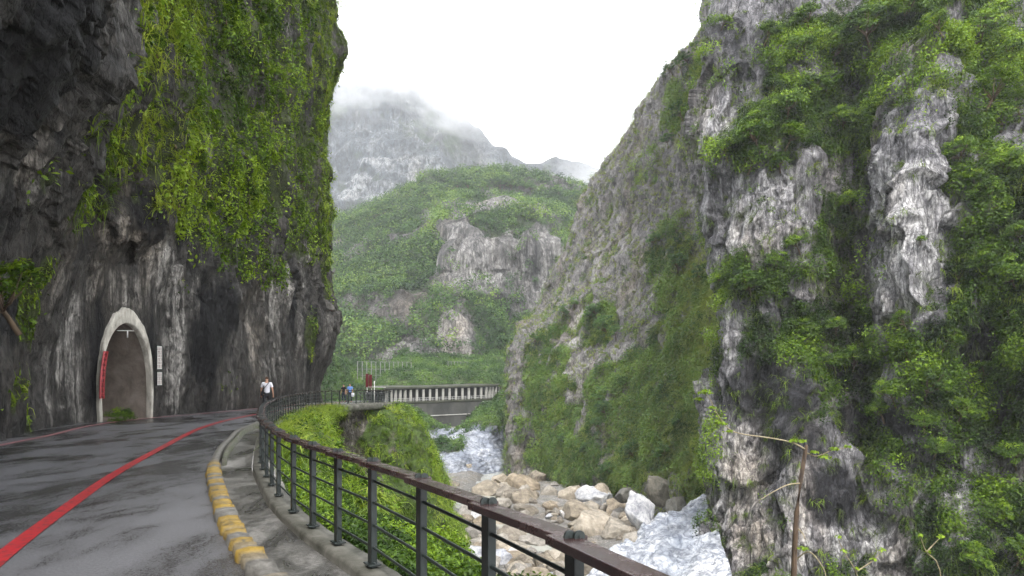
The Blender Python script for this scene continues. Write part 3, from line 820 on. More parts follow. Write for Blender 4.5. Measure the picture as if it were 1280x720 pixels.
def pave_strip(name, A, B, nu, nv, mat, z0=0.0, zf=None, crown=0.0):
    a = resample(dense(A, 20), 0.1); b = resample(dense(B, 20), 0.1)
    a = a[np.linspace(0, len(a) - 1, nv).astype(int)]; b = b[np.linspace(0, len(b) - 1, nv).astype(int)]
    u = np.linspace(0, 1, nu)[None, :, None]
    XY = a[:, None] * (1 - u) + b[:, None] * u
    Z = z0 + (zf(XY[..., 1]) if zf else 0 * XY[..., 1]) + crown * (1 - (2 * u[..., 0] - 1) ** 2)
    G_ = np.concatenate([XY, Z[..., None]], -1)
    G_[..., 2] += .006 * fbm(G_, .6, 7, 3)
    return surf(name, G_, mat, {})

# wet asphalt
m, t, b = new_mat('wet_asphalt')
fineN = noise(t, mapped(t, (1, 1, 1)), 38, 5, .8)
big = noise(t, mapped(t, (.42, .19, 1), (3, 1, 0), (0, 0, .40)), 1.0, 6, .62, .6)
strk = noise(t, mapped(t, (1.3, .55, 1), (0, 0, 0), (0, 0, .40)), 1.0, 8, .72, .3)
wet = ramp(t, math_(t, 'MULTIPLY_ADD', fineN, .42, math_(t, 'MULTIPLY_ADD', strk, .38, math_(t, 'MULTIPLY', big, .6))), [(.655, 0.0), (.735, 1.0)])
spk = noise(t, mapped(t, (1, 1, 1)), 22, 5, .8)
dryc = ramp(t, fineN, [(.32, (.062, .062, .068)), (.68, (.175, .174, .185))])
wetc = ramp(t, fineN, [(.32, (.012, .012, .013)), (.68, (.065, .062, .062))])
col = mixc(t, wet, dryc, wetc)
L(t, col, b.inputs['Base Color'])
L(t, ramp(t, math_(t, 'ADD', wet, math_(t, 'MULTIPLY_ADD', fineN, .5, -.25)), [(0.0, .55), (1.0, .16)]), b.inputs['Roughness'])
b.inputs['Specular IOR Level'].default_value = .5
bump(t, b, math_(t, 'ADD', fineN, math_(t, 'MULTIPLY', spk, 1.5)), .010, .8)
M_asph = m
# the carriageway's edge: kerb line, then the rail line past the bend
RB = np.concatenate([KERB[:15], [(-11.85, 37.2)], offset(RC, -.25)[(RC[:, 1] > 39) & (np.arange(len(RC)) > 100)][::10]])
pave_strip('road', LEFT, RB, 60, 500, M_asph, zf=rz)
# far road, on towards the gallery
M_road2 = M_asph
fr_ = np.array([(-17, 68, -.62), (-22, 74, -.9), (-30, 86, -1.3), (-36, 105, -1.9), (-40, 130, -2.8), (-41.5, 160, -3.6), (-41, 190, -4.2), (-38, 199, -4.35)])
c = cr_interp(fr_, 80)
T_ = np.gradient(c, axis=0); T_ /= np.linalg.norm(T_, axis=1, keepdims=True)
sd = np.stack([T_[:, 1], -T_[:, 0], 0 * T_[:, 0]], 1)
G = np.stack([c - sd * 4.5, c - sd * 1.5, c + sd * 1.5, c + sd * 3.5], 1)
surf('far_road', G, M_asph, {})

# red painted lines
m, t, b = new_mat('red_road_paint')
wear = noise(t, mapped(t, (1, 1, 1)), 9, 9, .82)
L(t, ramp(t, wear, [(.38, (.045, .04, .042)), (.43, (.18, .04, .04)), (.49, (.42, .020, .028)), (.8, (.56, .035, .042))]), b.inputs['Base Color'])
b.inputs['Roughness'].default_value = .36
bump(t, b, noise(t, mapped(t, (1, 1, 1)), 60, 4, .7), .008, .7)
M_red = m
m, t, b = new_mat('faded_red_paint')
L(t, ramp(t, noise(t, mapped(t, (1, 1, 1)), 10, 7, .75), [(.35, (.16, .09, .09)), (.55, (.42, .16, .17)), (.8, (.5, .24, .25))]), b.inputs['Base Color'])
b.inputs['Roughness'].default_value = .5
M_red2 = m
def line_strip(name, pts, wd, mat, z=.012):
    c = resample(dense(pts, 30), .25)
    a, b_ = offset(c, -wd / 2), offset(c, wd / 2)
    P_ = np.stack([a, b_], 1)
    Z = z + rz(P_[..., 1])
    return surf(name, np.concatenate([P_, Z[..., None]], -1), mat, {})
line_strip('red_edge_line', [(-2.6, 1.5), (-3.6, 4.0), (-4.62, 6.2), (-5.75, 9.0), (-6.85, 11.9), (-8.25, 16.1), (-9.4, 19.6), (-10.35, 22.8), (-11.2, 26.6), (-11.85, 31.5), (-12.3, 37), (-12.5, 43), (-12.3, 48), (-12.5, 54)], .17, M_red)
line_strip('faded_red_line', [ground_at(-140, 588)[:2], ground_at(0, 557)[:2], ground_at(60, 545)[:2], ground_at(115, 532)[:2], ground_at(175, 524)[:2], ground_at(250, 517.5)[:2], ground_at(320, 511)[:2], (-14.0, 45)], .16, M_red2)

# walkway
m, t, b = new_mat('wet_concrete')
n1 = noise(t, mapped(t, (1, .5, 1), rot=(0, 0, .4)), 1.1, 8, .68, .5)
n2 = noise(t, mapped(t, (1, 1, 1)), 24, 6, .75)
f = math_(t, 'MULTIPLY_ADD', n2, .35, math_(t, 'MULTIPLY', n1, .7))
L(t, ramp(t, f, [(.42, (.018, .017, .016)), (.52, (.075, .072, .066)), (.64, (.26, .25, .235))]), b.inputs['Base Color'])
L(t, ramp(t, n1, [(.4, .22), (.62, .6)]), b.inputs['Roughness'])
bump(t, b, n2, .012, .7)
M_conc_wet = m
RB2 = offset(RC, -.16)
sel = RC[:, 1] <= 38.2
WB = RB2[sel]; WB = WB[:]
pave_strip('walkway', offset(KC, .03), WB[::8], 12, 500, M_conc_wet, z0=-.055)
# plinth under the railing
M_conc = simple_mat('mossy_concrete', (.035, .036, .026), (.17, .165, .145), 2.5, .85, .02)
def sweep(name, c, prof, mat, zfun=None, parent=None):
    """prof: list of (offset, z)"""
    rowsP = []
    for (o_, z) in prof:
        q = offset(c, o_)
        zz = z + (zfun(q[:, 1]) if zfun is not None else 0)
        rowsP.append(np.concatenate([q, (np.zeros(len(q)) + zz)[:, None]], 1))
    G_ = np.stack(rowsP)                     # np x n x 3
    nv_, nu_ = G_.shape[:2]
    G_ = G_ + (.012 * perlin(G_ * 6, 3))[..., None]
    Fc = grid_faces(nv_, nu_)[:, ::-1]
    return mesh_np(name, G_.reshape(-1, 3), Fc, mat, parent=parent)
pl = sweep('railing_plinth', RC, [(-.14, -.5), (-.14, -.02), (-.12, 0.02), (.12, 0.02), (.14, 0), (.14, -.45), (.05, -.5)], M_conc, rz)
pl['kind'] = 'structure'
# deck slab over the hollow at the bend
sel = (RC[:, 1] > 36) & (RC[:, 1] < 56) & (np.arange(len(RC)) > 100)
sb = sweep('deck_slab', RC[sel], [(-2.6, -.06), (.30, -.06), (.34, -.10), (.34, -.42), (.2, -.46), (-2.6, -.55)], M_conc, rz)
sb['kind'] = 'structure'

# kerb: rough blocks, yellow and bare by turns near the camera, plain concrete further on
m, t, b = new_mat('kerb_paint')
n1 = noise(t, mapped(t, (1, 1, 1)), 7, 8, .75)
n2 = noise(t, mapped(t, (1, 1, 1), (5, 5, 5)), 30, 6, .7)
yel = ramp(t, n1, [(.36, (.11, .10, .075)), (.44, (.28, .185, .035)), (.62, (.42, .27, .035)), (.8, (.58, .42, .10))])
gry = ramp(t, n1, [(.3, (.075, .07, .06)), (.7, (.25, .24, .22))])
c_ = mixc(t, attr(t, 'paint'), gry, yel)
mo = ramp(t, math_(t, 'MULTIPLY', noise(t, mapped(t, (1, 1, 1), (9, 1, 2)), 5, 6, .7), attr(t, 'moss')), [(.3, 0.), (.5, 1.)])
c_ = mixc(t, mo, c_, (.07, .10, .015))
L(t, c_, b.inputs['Base Color']); b.inputs['Roughness'].default_value = .6
bump(t, b, math_(t, 'ADD', n2, math_(t, 'MULTIPLY', n1, 2.0)), .02, 1.0)
M_kerb = m
KQ = resample(dense(KERB), 0.04)
KQ = KQ[(KQ[:, 1] > -2)]
sQ = np.concatenate([[0], np.cumsum(np.linalg.norm(np.diff(KQ, axis=0), axis=1))])
nearK = 1 - sstep(12.2, 13.0, KQ[:, 1])
blk_i = np.floor(sQ / .24).astype(int)
ph = (sQ / .24) % 1
hsh = (_h(blk_i, blk_i * 0 + 3, blk_i * 0, 5) & np.uint32(255)) / 255.0
gap = (np.abs(ph - .5) * 2) ** 4 * nearK
bul = (.018 * np.sin(ph * math.pi) + .02 * (hsh - .5)) * nearK
wk = .15 + .05 * nearK
rowsP = []
paint = []
for (o_, z) in [(-.5, -.1), (-.5, .05), (-.42, .115), (0, .13), (.42, .12), (.5, .07), (.5, -.12)]:
    oo = o_ * 2 * wk * .5 * (1 - .1 * gap) + np.sign(o_) * bul
    T_ = np.gradient(KQ, axis=0); T_ /= np.linalg.norm(T_, axis=1, keepdims=True)
    q = KQ + np.stack([T_[:, 1], -T_[:, 0]], 1) * oo[:, None]
    zz = z + (hsh - .5) * .018 * nearK * (z > 0) - gap * .03 * (z > 0) - (.03 if z > 0 else 0)
    rowsP.append(np.concatenate([q, zz[:, None]], 1))
    paint.append(((blk_i % 5 != 3) & (hsh < .93)) * nearK * sstep(5.2, 6.2, KQ[:, 1] + (hsh - .5) * 2) * (1 - gap))
G = np.stack(rowsP); G = G + (.010 * perlin(G * 14, 3))[..., None] * nearK[None, :, None]
paint = np.stack(paint)
kb = mesh_np('kerb', G.reshape(-1, 3), grid_faces(*G.shape[:2])[:, ::-1], M_kerb, attrs=dict(paint=paint.ravel(), moss=(1 - paint).ravel() * (.42 + .15 * np.tile(1 - nearK, 7))))
kb['kind'] = 'structure'
# thin mossy upstand between kerb and walkway further on
kk = KC[(KC[:, 1] > 13.0) & (KC[:, 1] < 25)]
u2 = sweep('mossy_upstand', kk, [(.12, -.1), (.13, .10), (.20, .11), (.21, -.1)], M_kerb)
u2['kind'] = 'structure'
nk = len(kk)
_bm = bmesh.new(); _bm.from_mesh(u2.data); _bm.verts.ensure_lookup_table()
for _e in (0, nk - 1): _bm.faces.new([_bm.verts[_r * nk + _e] for _r in range(4)])
_bm.to_mesh(u2.data); _bm.free()
me = u2.data; at_ = me.attributes.new('moss', 'FLOAT', 'POINT'); at_.data.foreach_set('value', np.full(len(me.vertices), .7, np.float32))

# ================================================================== railing
m, t, b = new_mat('painted_steel')
n1 = noise(t, mapped(t, (1, 1, .4)), 9, 6, .7)
L(t, ramp(t, n1, [(.35, (.008, .012, .012)), (.62, (.024, .032, .031)), (.8, (.05, .045, .038))]), b.inputs['Base Color'])
L(t, ramp(t, n1, [(.3, .32), (.7, .55)]), b.inputs['Roughness'])
bump(t, b, noise(t, mapped(t, (1, 1, 1)), 60, 4, .6), .002, .5)
M_steel = m
m, t, b = new_mat('rail_wood')
n1 = noise(t, mapped(t, (1, 1, 1)), 3, 7, .7)
n2 = noise(t, mapped(t, (1, 1, 1), (1, 2, 3)), 40, 5, .7)
L(t, ramp(t, math_(t, 'MULTIPLY_ADD', n2, .3, math_(t, 'MULTIPLY', n1, .75)), [(.36, (.016, .009, .009)), (.55, (.042, .022, .021)), (.70, (.11, .082, .078))]), b.inputs['Base Color'])
L(t, ramp(t, n1, [(.35, .14), (.65, .34)]), b.inputs['Roughness'])
b.inputs['Specular IOR Level'].default_value = .6
bump(t, b, n2, .003, .6)
M_plank = m
HR = .89
near_posts = [(.85, 1.1), (.60, 2.08), (.27, 2.96), (-.13, 3.80), (-.635, 4.79), (-1.18, 5.77), (-1.67, 6.55), (-2.13, 7.30), (-2.6, 8.12)]
rest = RC[(np.arange(len(RC)) > np.argmin(np.linalg.norm(RC - np.array([-2.6, 8.12]), axis=1)))]
rest = resample(rest, 1.02)[1:]
posts = [np.array(p) for p in near_posts] + list(rest)
posts = [p for i, p in enumerate(posts)][:72]
railing = empty('railing', (float(posts[0][0]), float(posts[0][1]), 0))
prop(railing, 'dark steel railing with four rods and a wine red top plank along the road edge', 'railing')
rl = Vector(railing.location)
def rel(o):
    o.location = o.location - rl
    return o
bm = bmesh.new()
box(bm, (0, 0, .435), (.092, .052, .87), bev=.006)
box(bm, (0, 0, .028), (.15, .11, .014), bev=.003)
for sx in (-.055, .055):
    tube(bm, [(sx, 0, .03), (sx, 0, .05)], .011, 6)
post_me = obj('post', bm, M_steel, railing)
ears = []                                # round-headed ears that clamp the plank
for sx in (-.017, .017):
    bm = bmesh.new()
    tube(bm, [(sx * .5 - .007, sx * 1.15, .902), (sx * .5 + .007, sx * 1.15, .902)], .026, 18)
    box(bm, (sx * .5, sx * 1.15, .87), (.0125, .048, .06))
    tube(bm, [(sx * .5 - .012, sx * 1.15, .903), (sx * .5 + .012, sx * 1.15, .903)], .007, 8)
    ears.append(obj('ear', bm, M_steel, post_me))
cap_me = ears[0]; cap2_me = ears[1]
first = True
PZ = []
for i, p in enumerate(posts):
    a = posts[max(i - 1, 0)]; c2 = posts[min(i + 1, len(posts) - 1)]
    ang = math.atan2(*(c2 - a)[::-1]) if True else 0
    z = float(rz(np.array([p[1]]))[0]) + .02
    PZ.append(z)
    if first: o = post_me; h = cap_me; first = False
    else:
        o = post_me.copy(); COL.objects.link(o); o.parent = railing
        h = cap_me.copy(); COL.objects.link(h); h.parent = o
        h = cap2_me.copy(); COL.objects.link(h); h.parent = o
    o.location = Vector((float(p[0]), float(p[1]), z)) - rl
    o.rotation_euler = (0, 0, ang)
for i in range(len(posts) - 1):
    a, c2 = posts[i], posts[i + 1]
    za, zb = PZ[i] + HR, PZ[i + 1] + HR
    d = Vector((c2[0] - a[0], c2[1] - a[1], zb - za)); ln = d.length
    mid = Vector(((a[0] + c2[0]) / 2, (a[1] + c2[1]) / 2, (za + zb) / 2))
    bm = bmesh.new()
    stag = .022 * math.sin(i * 2.7)
    box(bm, (0, stag * .3, -.022 + .004 * (i % 2)), (ln + .08, .122, .044), bev=.006)
    o = obj('top_plank', bm, M_plank, railing)
    o.rotation_euler = (Matrix.Rotation(.052 / ln, 3, 'Z') @ d.to_track_quat('X', 'Z').to_matrix()).to_euler()
    o.location = mid - rl + d.normalized() * .075
rc_s = [np.array([float(p[0]), float(p[1])]) for p in posts]
for k, hz_ in enumerate((.17, .36, .55, .73)):
    bm = bmesh.new()
    off_ = -.03
    pts = [(p[0], p[1], PZ[i] + hz_) for i, p in enumerate(rc_s)]
    tube(bm, pts, .0115, 6)
    rel(obj('rod', bm, M_steel, railing, smooth=False))
# ================================================================== tunnel mouth
def tun(u, n, z): return TC + TU * u + TN * n + np.array([0, 0, z])
def arch_outline(W, Hh, k=40, p=2.5):
    zz = Hh * (1 - (np.linspace(1, 0, k)) ** 1.8)
    zz = np.concatenate([zz[:-1], [Hh]])
    L_ = [(-float(arch_w(z, W, Hh, p)), float(z)) for z in zz]
    R_ = [(-u, z) for u, z in L_[::-1][1:]]
    return np.array(L_ + R_)
M_portal = simple_mat('portal_plaster', (.20, .185, .155), (.68, .65, .57), 3.2, .85, .03, stretch=(1, 1, .3))
M_lining = simple_mat('tunnel_lining', (.15, .125, .105), (.34, .29, .25), 1.2, .85, .05)
inn = arch_outline(1.42, 3.88, p=3.0)
out_ = arch_outline(1.57, 4.42, p=2.8)
tk = np.linspace(0, 1, len(out_))
jagv = .10 * perlin(np.stack([tk * 22, tk * 0, tk * 0 + 3.3], -1), 5) + .05 * perlin(np.stack([tk * 60, tk * 0, tk * 0 + 1.3], -1), 6)
topw = np.exp(-((tk - .5) / .2) ** 2)
out_[:, 1] += (jagv + .06) * topw
out_[:, 0] += np.sign(out_[:, 0]) * jagv * .3
ring = [(inn, -.12), (inn, .12), (inn + (out_ - inn) * .08, .14), (out_ - (out_ - inn) * .06, .13), (out_, .10), (out_ + (out_ - inn) * .02, -.5)]
Rg = np.stack([np.stack([tun(u, n_, z) for u, z in o_]) for o_, n_ in ring])
tunnel = empty('tunnel_entrance', tuple(TC))
prop(tunnel, 'arched tunnel mouth with a pale plaster surround at the foot of the cliff', 'tunnel')
def reparent(o, par):
    o.parent = par
    o.matrix_parent_inverse = Matrix.Identity(4)
    lc = Vector(par.location)
    for v in o.data.vertices: v.co -= lc
    return o
reparent(mesh_np('surround', Rg.reshape(-1, 3), grid_faces(*Rg.shape[:2]), M_portal), tunnel)
dep = [0.05, 0, -.6, -1.5, -3, -5, -8, -12, -18, -26]
lin = arch_outline(1.45, 3.95, p=3.0)
Tn = np.stack([np.stack([tun(u + .012 * n_ * n_, n_, z) for u, z in lin]) for n_ in dep])
Tn += .05 * np.stack([perlin(Tn * 1.3, 3), perlin(Tn * 1.3, 4), perlin(Tn * 1.3, 5)], -1) * (np.array(dep) < -.2)[:, None, None]
reparent(mesh_np('lining', Tn.reshape(-1, 3), grid_faces(*Tn.shape[:2]), M_lining, smooth=True), tunnel)
c0 = [tun(-1.4, 0, .008), tun(1.4, 0, .008), tun(1.4 + 8, -26, .008), tun(-1.4 + 8, -26, .008)]
reparent(mesh_np('floor', np.array(c0), [(0, 1, 2, 3)], M_lining), tunnel)
ec = np.array([tun(-1.5 + 8, -25.9, 0), tun(1.5 + 8, -25.9, 0), tun(1.5 + 8, -25.9, 4.4), tun(-1.5 + 8, -25.9, 4.4)])
reparent(mesh_np('end_wall', ec, [(0, 1, 2, 3)], M_lining), tunnel)
M_white_metal = simple_mat('white_metal', (.35, .35, .34), (.62, .62, .6), 5, .5, 0)
bm = bmesh.new()                                             # small bar with a hanging lamp under the crown
tube(bm, [tun(-.55, .1, 3.55) - TC, tun(.35, .1, 3.60) - TC], .018, 6)
tube(bm, [tun(0, .1, 3.58) - TC, tun(0, .1, 3.30) - TC], .03, 6)
obj('lamp_bracket', bm, M_white_metal, tunnel)

# red curved banner on the left jamb
M_redsign = simple_mat('red_sign', (.30, .035, .04), (.46, .07, .075), 4, .5, 0)
M_darkred = simple_mat('dark_red_mark', (.10, .012, .015), (.16, .02, .025), 4, .5, 0)
M_signwhite = simple_mat('sign_white', (.46, .45, .42), (.62, .61, .57), 5, .5, 0)
zz = np.linspace(1.15, 2.95, 30)
BN = .30
zz = zz - .25; li = -arch_w(zz, 1.50, 4.2); lo_ = li - .24
V = np.concatenate([np.stack([tun(a, BN, z) for a, z in zip(li, zz)]), np.stack([tun(a, BN, z) for a, z in zip(lo_, zz)]),
                    np.stack([tun(a, BN - .025, z) for a, z in zip(li, zz)]), np.stack([tun(a, BN - .025, z) for a, z in zip(lo_, zz)])]).reshape(4, 30, 3)
banner = empty('warning_banner', tuple(tun(-1.3, BN, 1.15)))
prop(banner, 'curved red warning banner with dark red lettering on the left jamb of the tunnel', 'sign')
Gb = V[[2, 0, 1, 3, 2]]
reparent(mesh_np('panel', Gb.reshape(-1, 3), grid_faces(5, 30), M_redsign), banner)
bm = bmesh.new()
rl_ = random.Random(4)
for k in range(9):
    z = 1.02 + k * .195
    uc = float(-arch_w(np.array(z), 1.50, 4.2)) - .12
    for s_ in range(4):
        a = tun(uc + rl_.uniform(-.03, .03), BN + .008, z + rl_.uniform(-.05, .05)) - np.array(banner.location)
        wv, hv = (.13, .022) if s_ % 2 else (.022, .12)
        R3 = Matrix(((TU[0], TN[0], 0), (TU[1], TN[1], 0), (0, 0, 1)))
        box(bm, a, (wv, .006, hv), R3)
for k in range(26):
    z = .95 + k * .068; uc = float(-arch_w(np.array(z), 1.50, 4.2)) - .12
    box(bm, tun(uc, BN + .004, z) - np.array(banner.location), (.10 if k % 3 == 0 else .012, .006, .075), R3)
obj('lettering', bm, M_darkred, banner)

# two white boards with red writing on the right jamb
def board(name, label, zc, wd, hg, rowsn, cat, rednum):
    e_ = empty(name, tuple(tun(1.56, .34, zc)))
    prop(e_, label, cat)
    R3 = Matrix(((TU[0], TN[0], 0), (TU[1], TN[1], 0), (0, 0, 1)))
    bm = bmesh.new(); box(bm, (0, 0, 0), (wd, .03, hg), R3, bev=.004)
    obj('panel', bm, M_signwhite, e_)
    bm = bmesh.new()
    for sx in (-1, 1):
        box(bm, TU * sx * (wd / 2 + .012), (.03, .05, hg + .05), R3)
    for sz in (-1, 1):
        box(bm, np.array([0, 0, sz * (hg / 2 + .012)]), (wd, .05, .028), R3)
    obj('frame', bm, M_steel, e_)
    bm = bmesh.new()
    cols_ = 3
    for cidx in range(cols_):
        ux = (cidx - (cols_ - 1) / 2) * wd / (cols_ + .3)
        for k in range(rowsn):
            z = hg / 2 - (k + .8) * hg / (rowsn + .6)
            for s_ in range(3):
                wv, hv = (wd * .17, .016) if s_ != 1 else (.016, hg / rowsn * .62)
                box(bm, TU * (ux + (rl_.uniform(-.01, .01))) + TN * .017 + np.array([0, 0, z + (s_ - 1) * hg / rowsn * .24]), (wv, .004, hv), R3)
    obj('lettering', bm, M_darkred, e_)
    return e_
board('notice_board', 'tall white framed notice with red writing, upper of the two beside the tunnel', 2.55, .32, .98, 6, 'sign', 0)
board('notice_board', 'short white framed notice with red writing, lower of the two beside the tunnel', 1.66, .32, .55, 3, 'sign', 0)

# ================================================================== gallery (rock shed) across the bend
M_galc = simple_mat('gallery_concrete', (.28, .27, .25), (.52, .51, .48), .5, .85, .03)
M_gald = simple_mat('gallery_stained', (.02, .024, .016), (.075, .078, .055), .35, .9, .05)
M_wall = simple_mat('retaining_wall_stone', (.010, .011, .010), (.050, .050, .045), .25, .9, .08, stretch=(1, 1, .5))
M_shade = simple_mat('gallery_back_shade', (.008, .008, .008), (.02, .02, .02), .4, .9, .0)  # near black: the shade inside the gallery is put into the wall colour
gal_px = [(478, 190), (500, 197), (519, 201), (560, 205), (602, 209), (616, 214), (630, 221)]
gal_xy = np.array([at(x, 0, Y)[:2] for x, Y in gal_px])
GP = resample(dense(gal_xy), .25)
def gz0(c_):   # floor level of the gallery, rising a little to the right
    s = np.linspace(0, 1, len(c_))
    pxs = 640 + c_[:, 0] / c_[:, 1] * F
    pyb = np.interp(pxs, [478, 487, 520, 600, 630], [503.5, 503, 501.5, 498.5, 496])
    return EYE + (HZ - pyb) / F * c_[:, 1]
gallery = empty('rock_shed_gallery', (float(GP[0][0]), float(GP[0][1]), 0))
prop(gallery, 'long concrete rockfall gallery with a row of pale columns across the gorge bend', 'gallery')
def gsweep(name, prof, mat, path=GP):
    T_ = np.gradient(path, axis=0); T_ /= np.linalg.norm(T_, axis=1, keepdims=True)
    nr = np.stack([T_[:, 1], -T_[:, 0]], 1)          # towards the viewer
    zz = gz0(path)
    Gx = np.stack([np.concatenate([path + nr * o_, (zz + z)[:, None]], 1) for o_, z in prof])
    return mesh_np(name, Gx.reshape(-1, 3), grid_faces(*Gx.shape[:2])[:, ::-1], mat)
HG = 3.5
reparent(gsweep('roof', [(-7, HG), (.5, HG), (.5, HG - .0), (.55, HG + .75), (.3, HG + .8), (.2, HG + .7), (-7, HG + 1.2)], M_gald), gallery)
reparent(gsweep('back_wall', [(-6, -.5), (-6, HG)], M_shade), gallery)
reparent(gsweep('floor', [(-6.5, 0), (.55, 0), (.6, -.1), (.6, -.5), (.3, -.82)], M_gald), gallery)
cols_s = resample(dense(gal_xy), 2.05)
zc_ = gz0(cols_s)
bm = bmesh.new()
box(bm, (0, 0, HG / 2), (.62, .62, HG), bev=.05)
col0 = obj('column', bm, M_galc, gallery)
for i, (p, z) in enumerate(zip(cols_s[1:], zc_[1:])):
    if (i % 23) == 0 and i > 0: pass
    o = col0 if i == 0 else col0.copy()
    if i: COL.objects.link(o); o.parent = gallery
    t_ = cols_s[min(i + 2, len(cols_s) - 1)] - cols_s[i]
    o.location = Vector((p[0], p[1], z)) - Vector(gallery.location)
    o.rotation_euler = (0, 0, math.atan2(t_[1], t_[0]))
bm = bmesh.new()
gl = Vector(gallery.location)
for hh in (.45, .95):
    tube(bm, [Vector((p[0], p[1], z + hh)) - gl + Vector((.1, -.55, 0)) for p, z in zip(GP[::8], gz0(GP)[::8])], .05, 5)
for p, z in zip(cols_s, zc_):
    box(bm, Vector((p[0] + .9, p[1] - .45, z + .5)) - gl, (.09, .09, 1.0))
obj('guard_rail', bm, M_white_metal, gallery)
# retaining wall below it
wl = empty('retaining_wall', tuple(at(560, 550, 206)))
prop(wl, 'dark stained concrete retaining wall under the gallery columns', 'wall')
sel = GP[(GP[:, 0] / GP[:, 1] * F + 640 > 500) & (GP[:, 0] / GP[:, 1] * F + 640 < 602)]
reparent(gsweep('wall_face', [(-.2, -.8), (.35, -.82), (.7, -4.4), (1.0, -4.4), (1.25, -8.2), (1.6, -8.2), (2.2, -19)], M_wall, sel), wl)
reparent(gsweep('ledge', [(.6, -4.3), (1.15, -4.3), (1.15, -4.55), (.7, -4.55)], M_galc, sel[40:]), wl)
reparent(gsweep('ledge', [(1.1, -8.05), (1.75, -8.05), (1.75, -8.3), (1.2, -8.3)], M_galc, sel[30:]), wl)
sel = GP[(GP[:, 0] / GP[:, 1] * F + 640 >= 601)]
ab = gsweep('bridge_abutment', [(-.3, -.8), (.75, -.78), (.9, -3.4), (.7, -6)], M_galc, sel)
prop(ab, 'pale concrete abutment at the right hand end of the gallery', 'abutment')

# rockfall fences of steel posts on the slope above the gallery
M_post = simple_mat('fence_steel', (.14, .145, .14), (.28, .28, .27), 1, .6, 0)
def rock_fence(label, x0, x1, yt, yb, Y0, Y1, n, rails):
    p0, p1 = at(x0, yb, Y0), at(x1, yb, Y1)
    e_ = empty('rockfall_fence', tuple(p0)); prop(e_, label, 'fence', 'rockfall fences above the gallery')
    h_ = (yb - yt) / F * (Y0 + Y1) / 2
    bm = bmesh.new(); box(bm, (0, 0, h_ / 2 - .8), (.17, .17, h_ + 1.6)); f0 = obj('post', bm, M_post, e_)
    bm = bmesh.new()
    for i in range(n):
        q = (p1 - p0) * i / (n - 1)
        o = f0 if i == 0 else f0.copy()
        if i: COL.objects.link(o); o.parent = e_
        o.location = q
    for r_ in rails:
        tube(bm, [np.array([0, 0, h_ * r_]), (p1 - p0) + np.array([0, 0, h_ * r_])], .05, 5)
    obj('rail', bm, M_post, e_)
rock_fence('longer grey steel rockfall fence of tall posts above the left end of the gallery', 447, 514, 452, 471, 214, 222, 13, (.98, .5, .1))
rock_fence('grey steel rockfall fence of thin posts above the right part of the gallery', 560, 584, 452, 467, 232, 236, 7, (.98, .45))

# dark red signal box on white posts at the far bend, with a white barrier
e_ = empty('road_sign', tuple(at(461, 489, 74))); e_.location.z = -.8
prop(e_, 'dark red double board sign on pale posts at the far bend of the road', 'sign')
M_maroon = simple_mat('maroon_board', (.075, .008, .012), (.12, .015, .02), 3, .5, 0)
bz = 2.35 - e_.location.z - 1.6
for sx in (-.28, .28):
    bm = bmesh.new(); box(bm, (sx * .66, 0, 2.25 + (.1 if sx < 0 else 0)), (.32, .08, 1.45), bev=.02); obj('board', bm, M_maroon, e_)
for sx in (-.2, .28):
    bm = bmesh.new(); tube(bm, [(sx, .08, -.2), (sx, .08, 2.6)], .05, 6); obj('post', bm, M_white_metal, e_)
e_ = empty('barrier', tuple(at(468, 489, 73))); e_.location.z = -.8
prop(e_, 'thin pale crossbar barrier on one post beside the dark red sign', 'barrier')
bm = bmesh.new(); tube(bm, [(0, 0, -.2), (0, 0, 2.3)], .055, 6); obj('post', bm, M_white_metal, e_)
bm = bmesh.new(); tube(bm, [(-.7, 0, 1.65), (1.2, 0, 1.62)], .035, 6); obj('crossbar', bm, M_white_metal, e_)

# ================================================================== boulders
def boulder_bm(seed, flat=.75, cuts=12, sub=4, elong=1.0):
    r_ = random.Random(seed)
    bm = bmesh.new()
    bmesh.ops.create_icosphere(bm, subdivisions=sub, radius=1.0)
    pl_ = []
    for k in range(cuts):
        z = r_.uniform(-.6, 1); a = r_.uniform(0, 6.283); q = math.sqrt(max(0, 1 - z * z))
        pl_.append((Vector((q * math.cos(a), q * math.sin(a), z)), r_.uniform(.50, .82)))
    co = np.array([v.co for v in bm.verts])
    for n_, d_ in pl_:
        nn = np.array(n_); s = co @ nn
        co = co - np.outer(np.clip(s - d_, 0, None) * .98, nn)
    co = co + co / np.linalg.norm(co, axis=1, keepdims=True) * (.15 * fbm(co + seed, .9, seed, 3) + .10 * fbm(co + seed, .35, seed + 5, 4, ridged=True))[:, None]
    co[:, 0] *= elong; co[:, 2] *= flat
    for v, c_ in zip(bm.verts, co): v.co = c_
    for f in bm.faces: f.smooth = True
    return bm
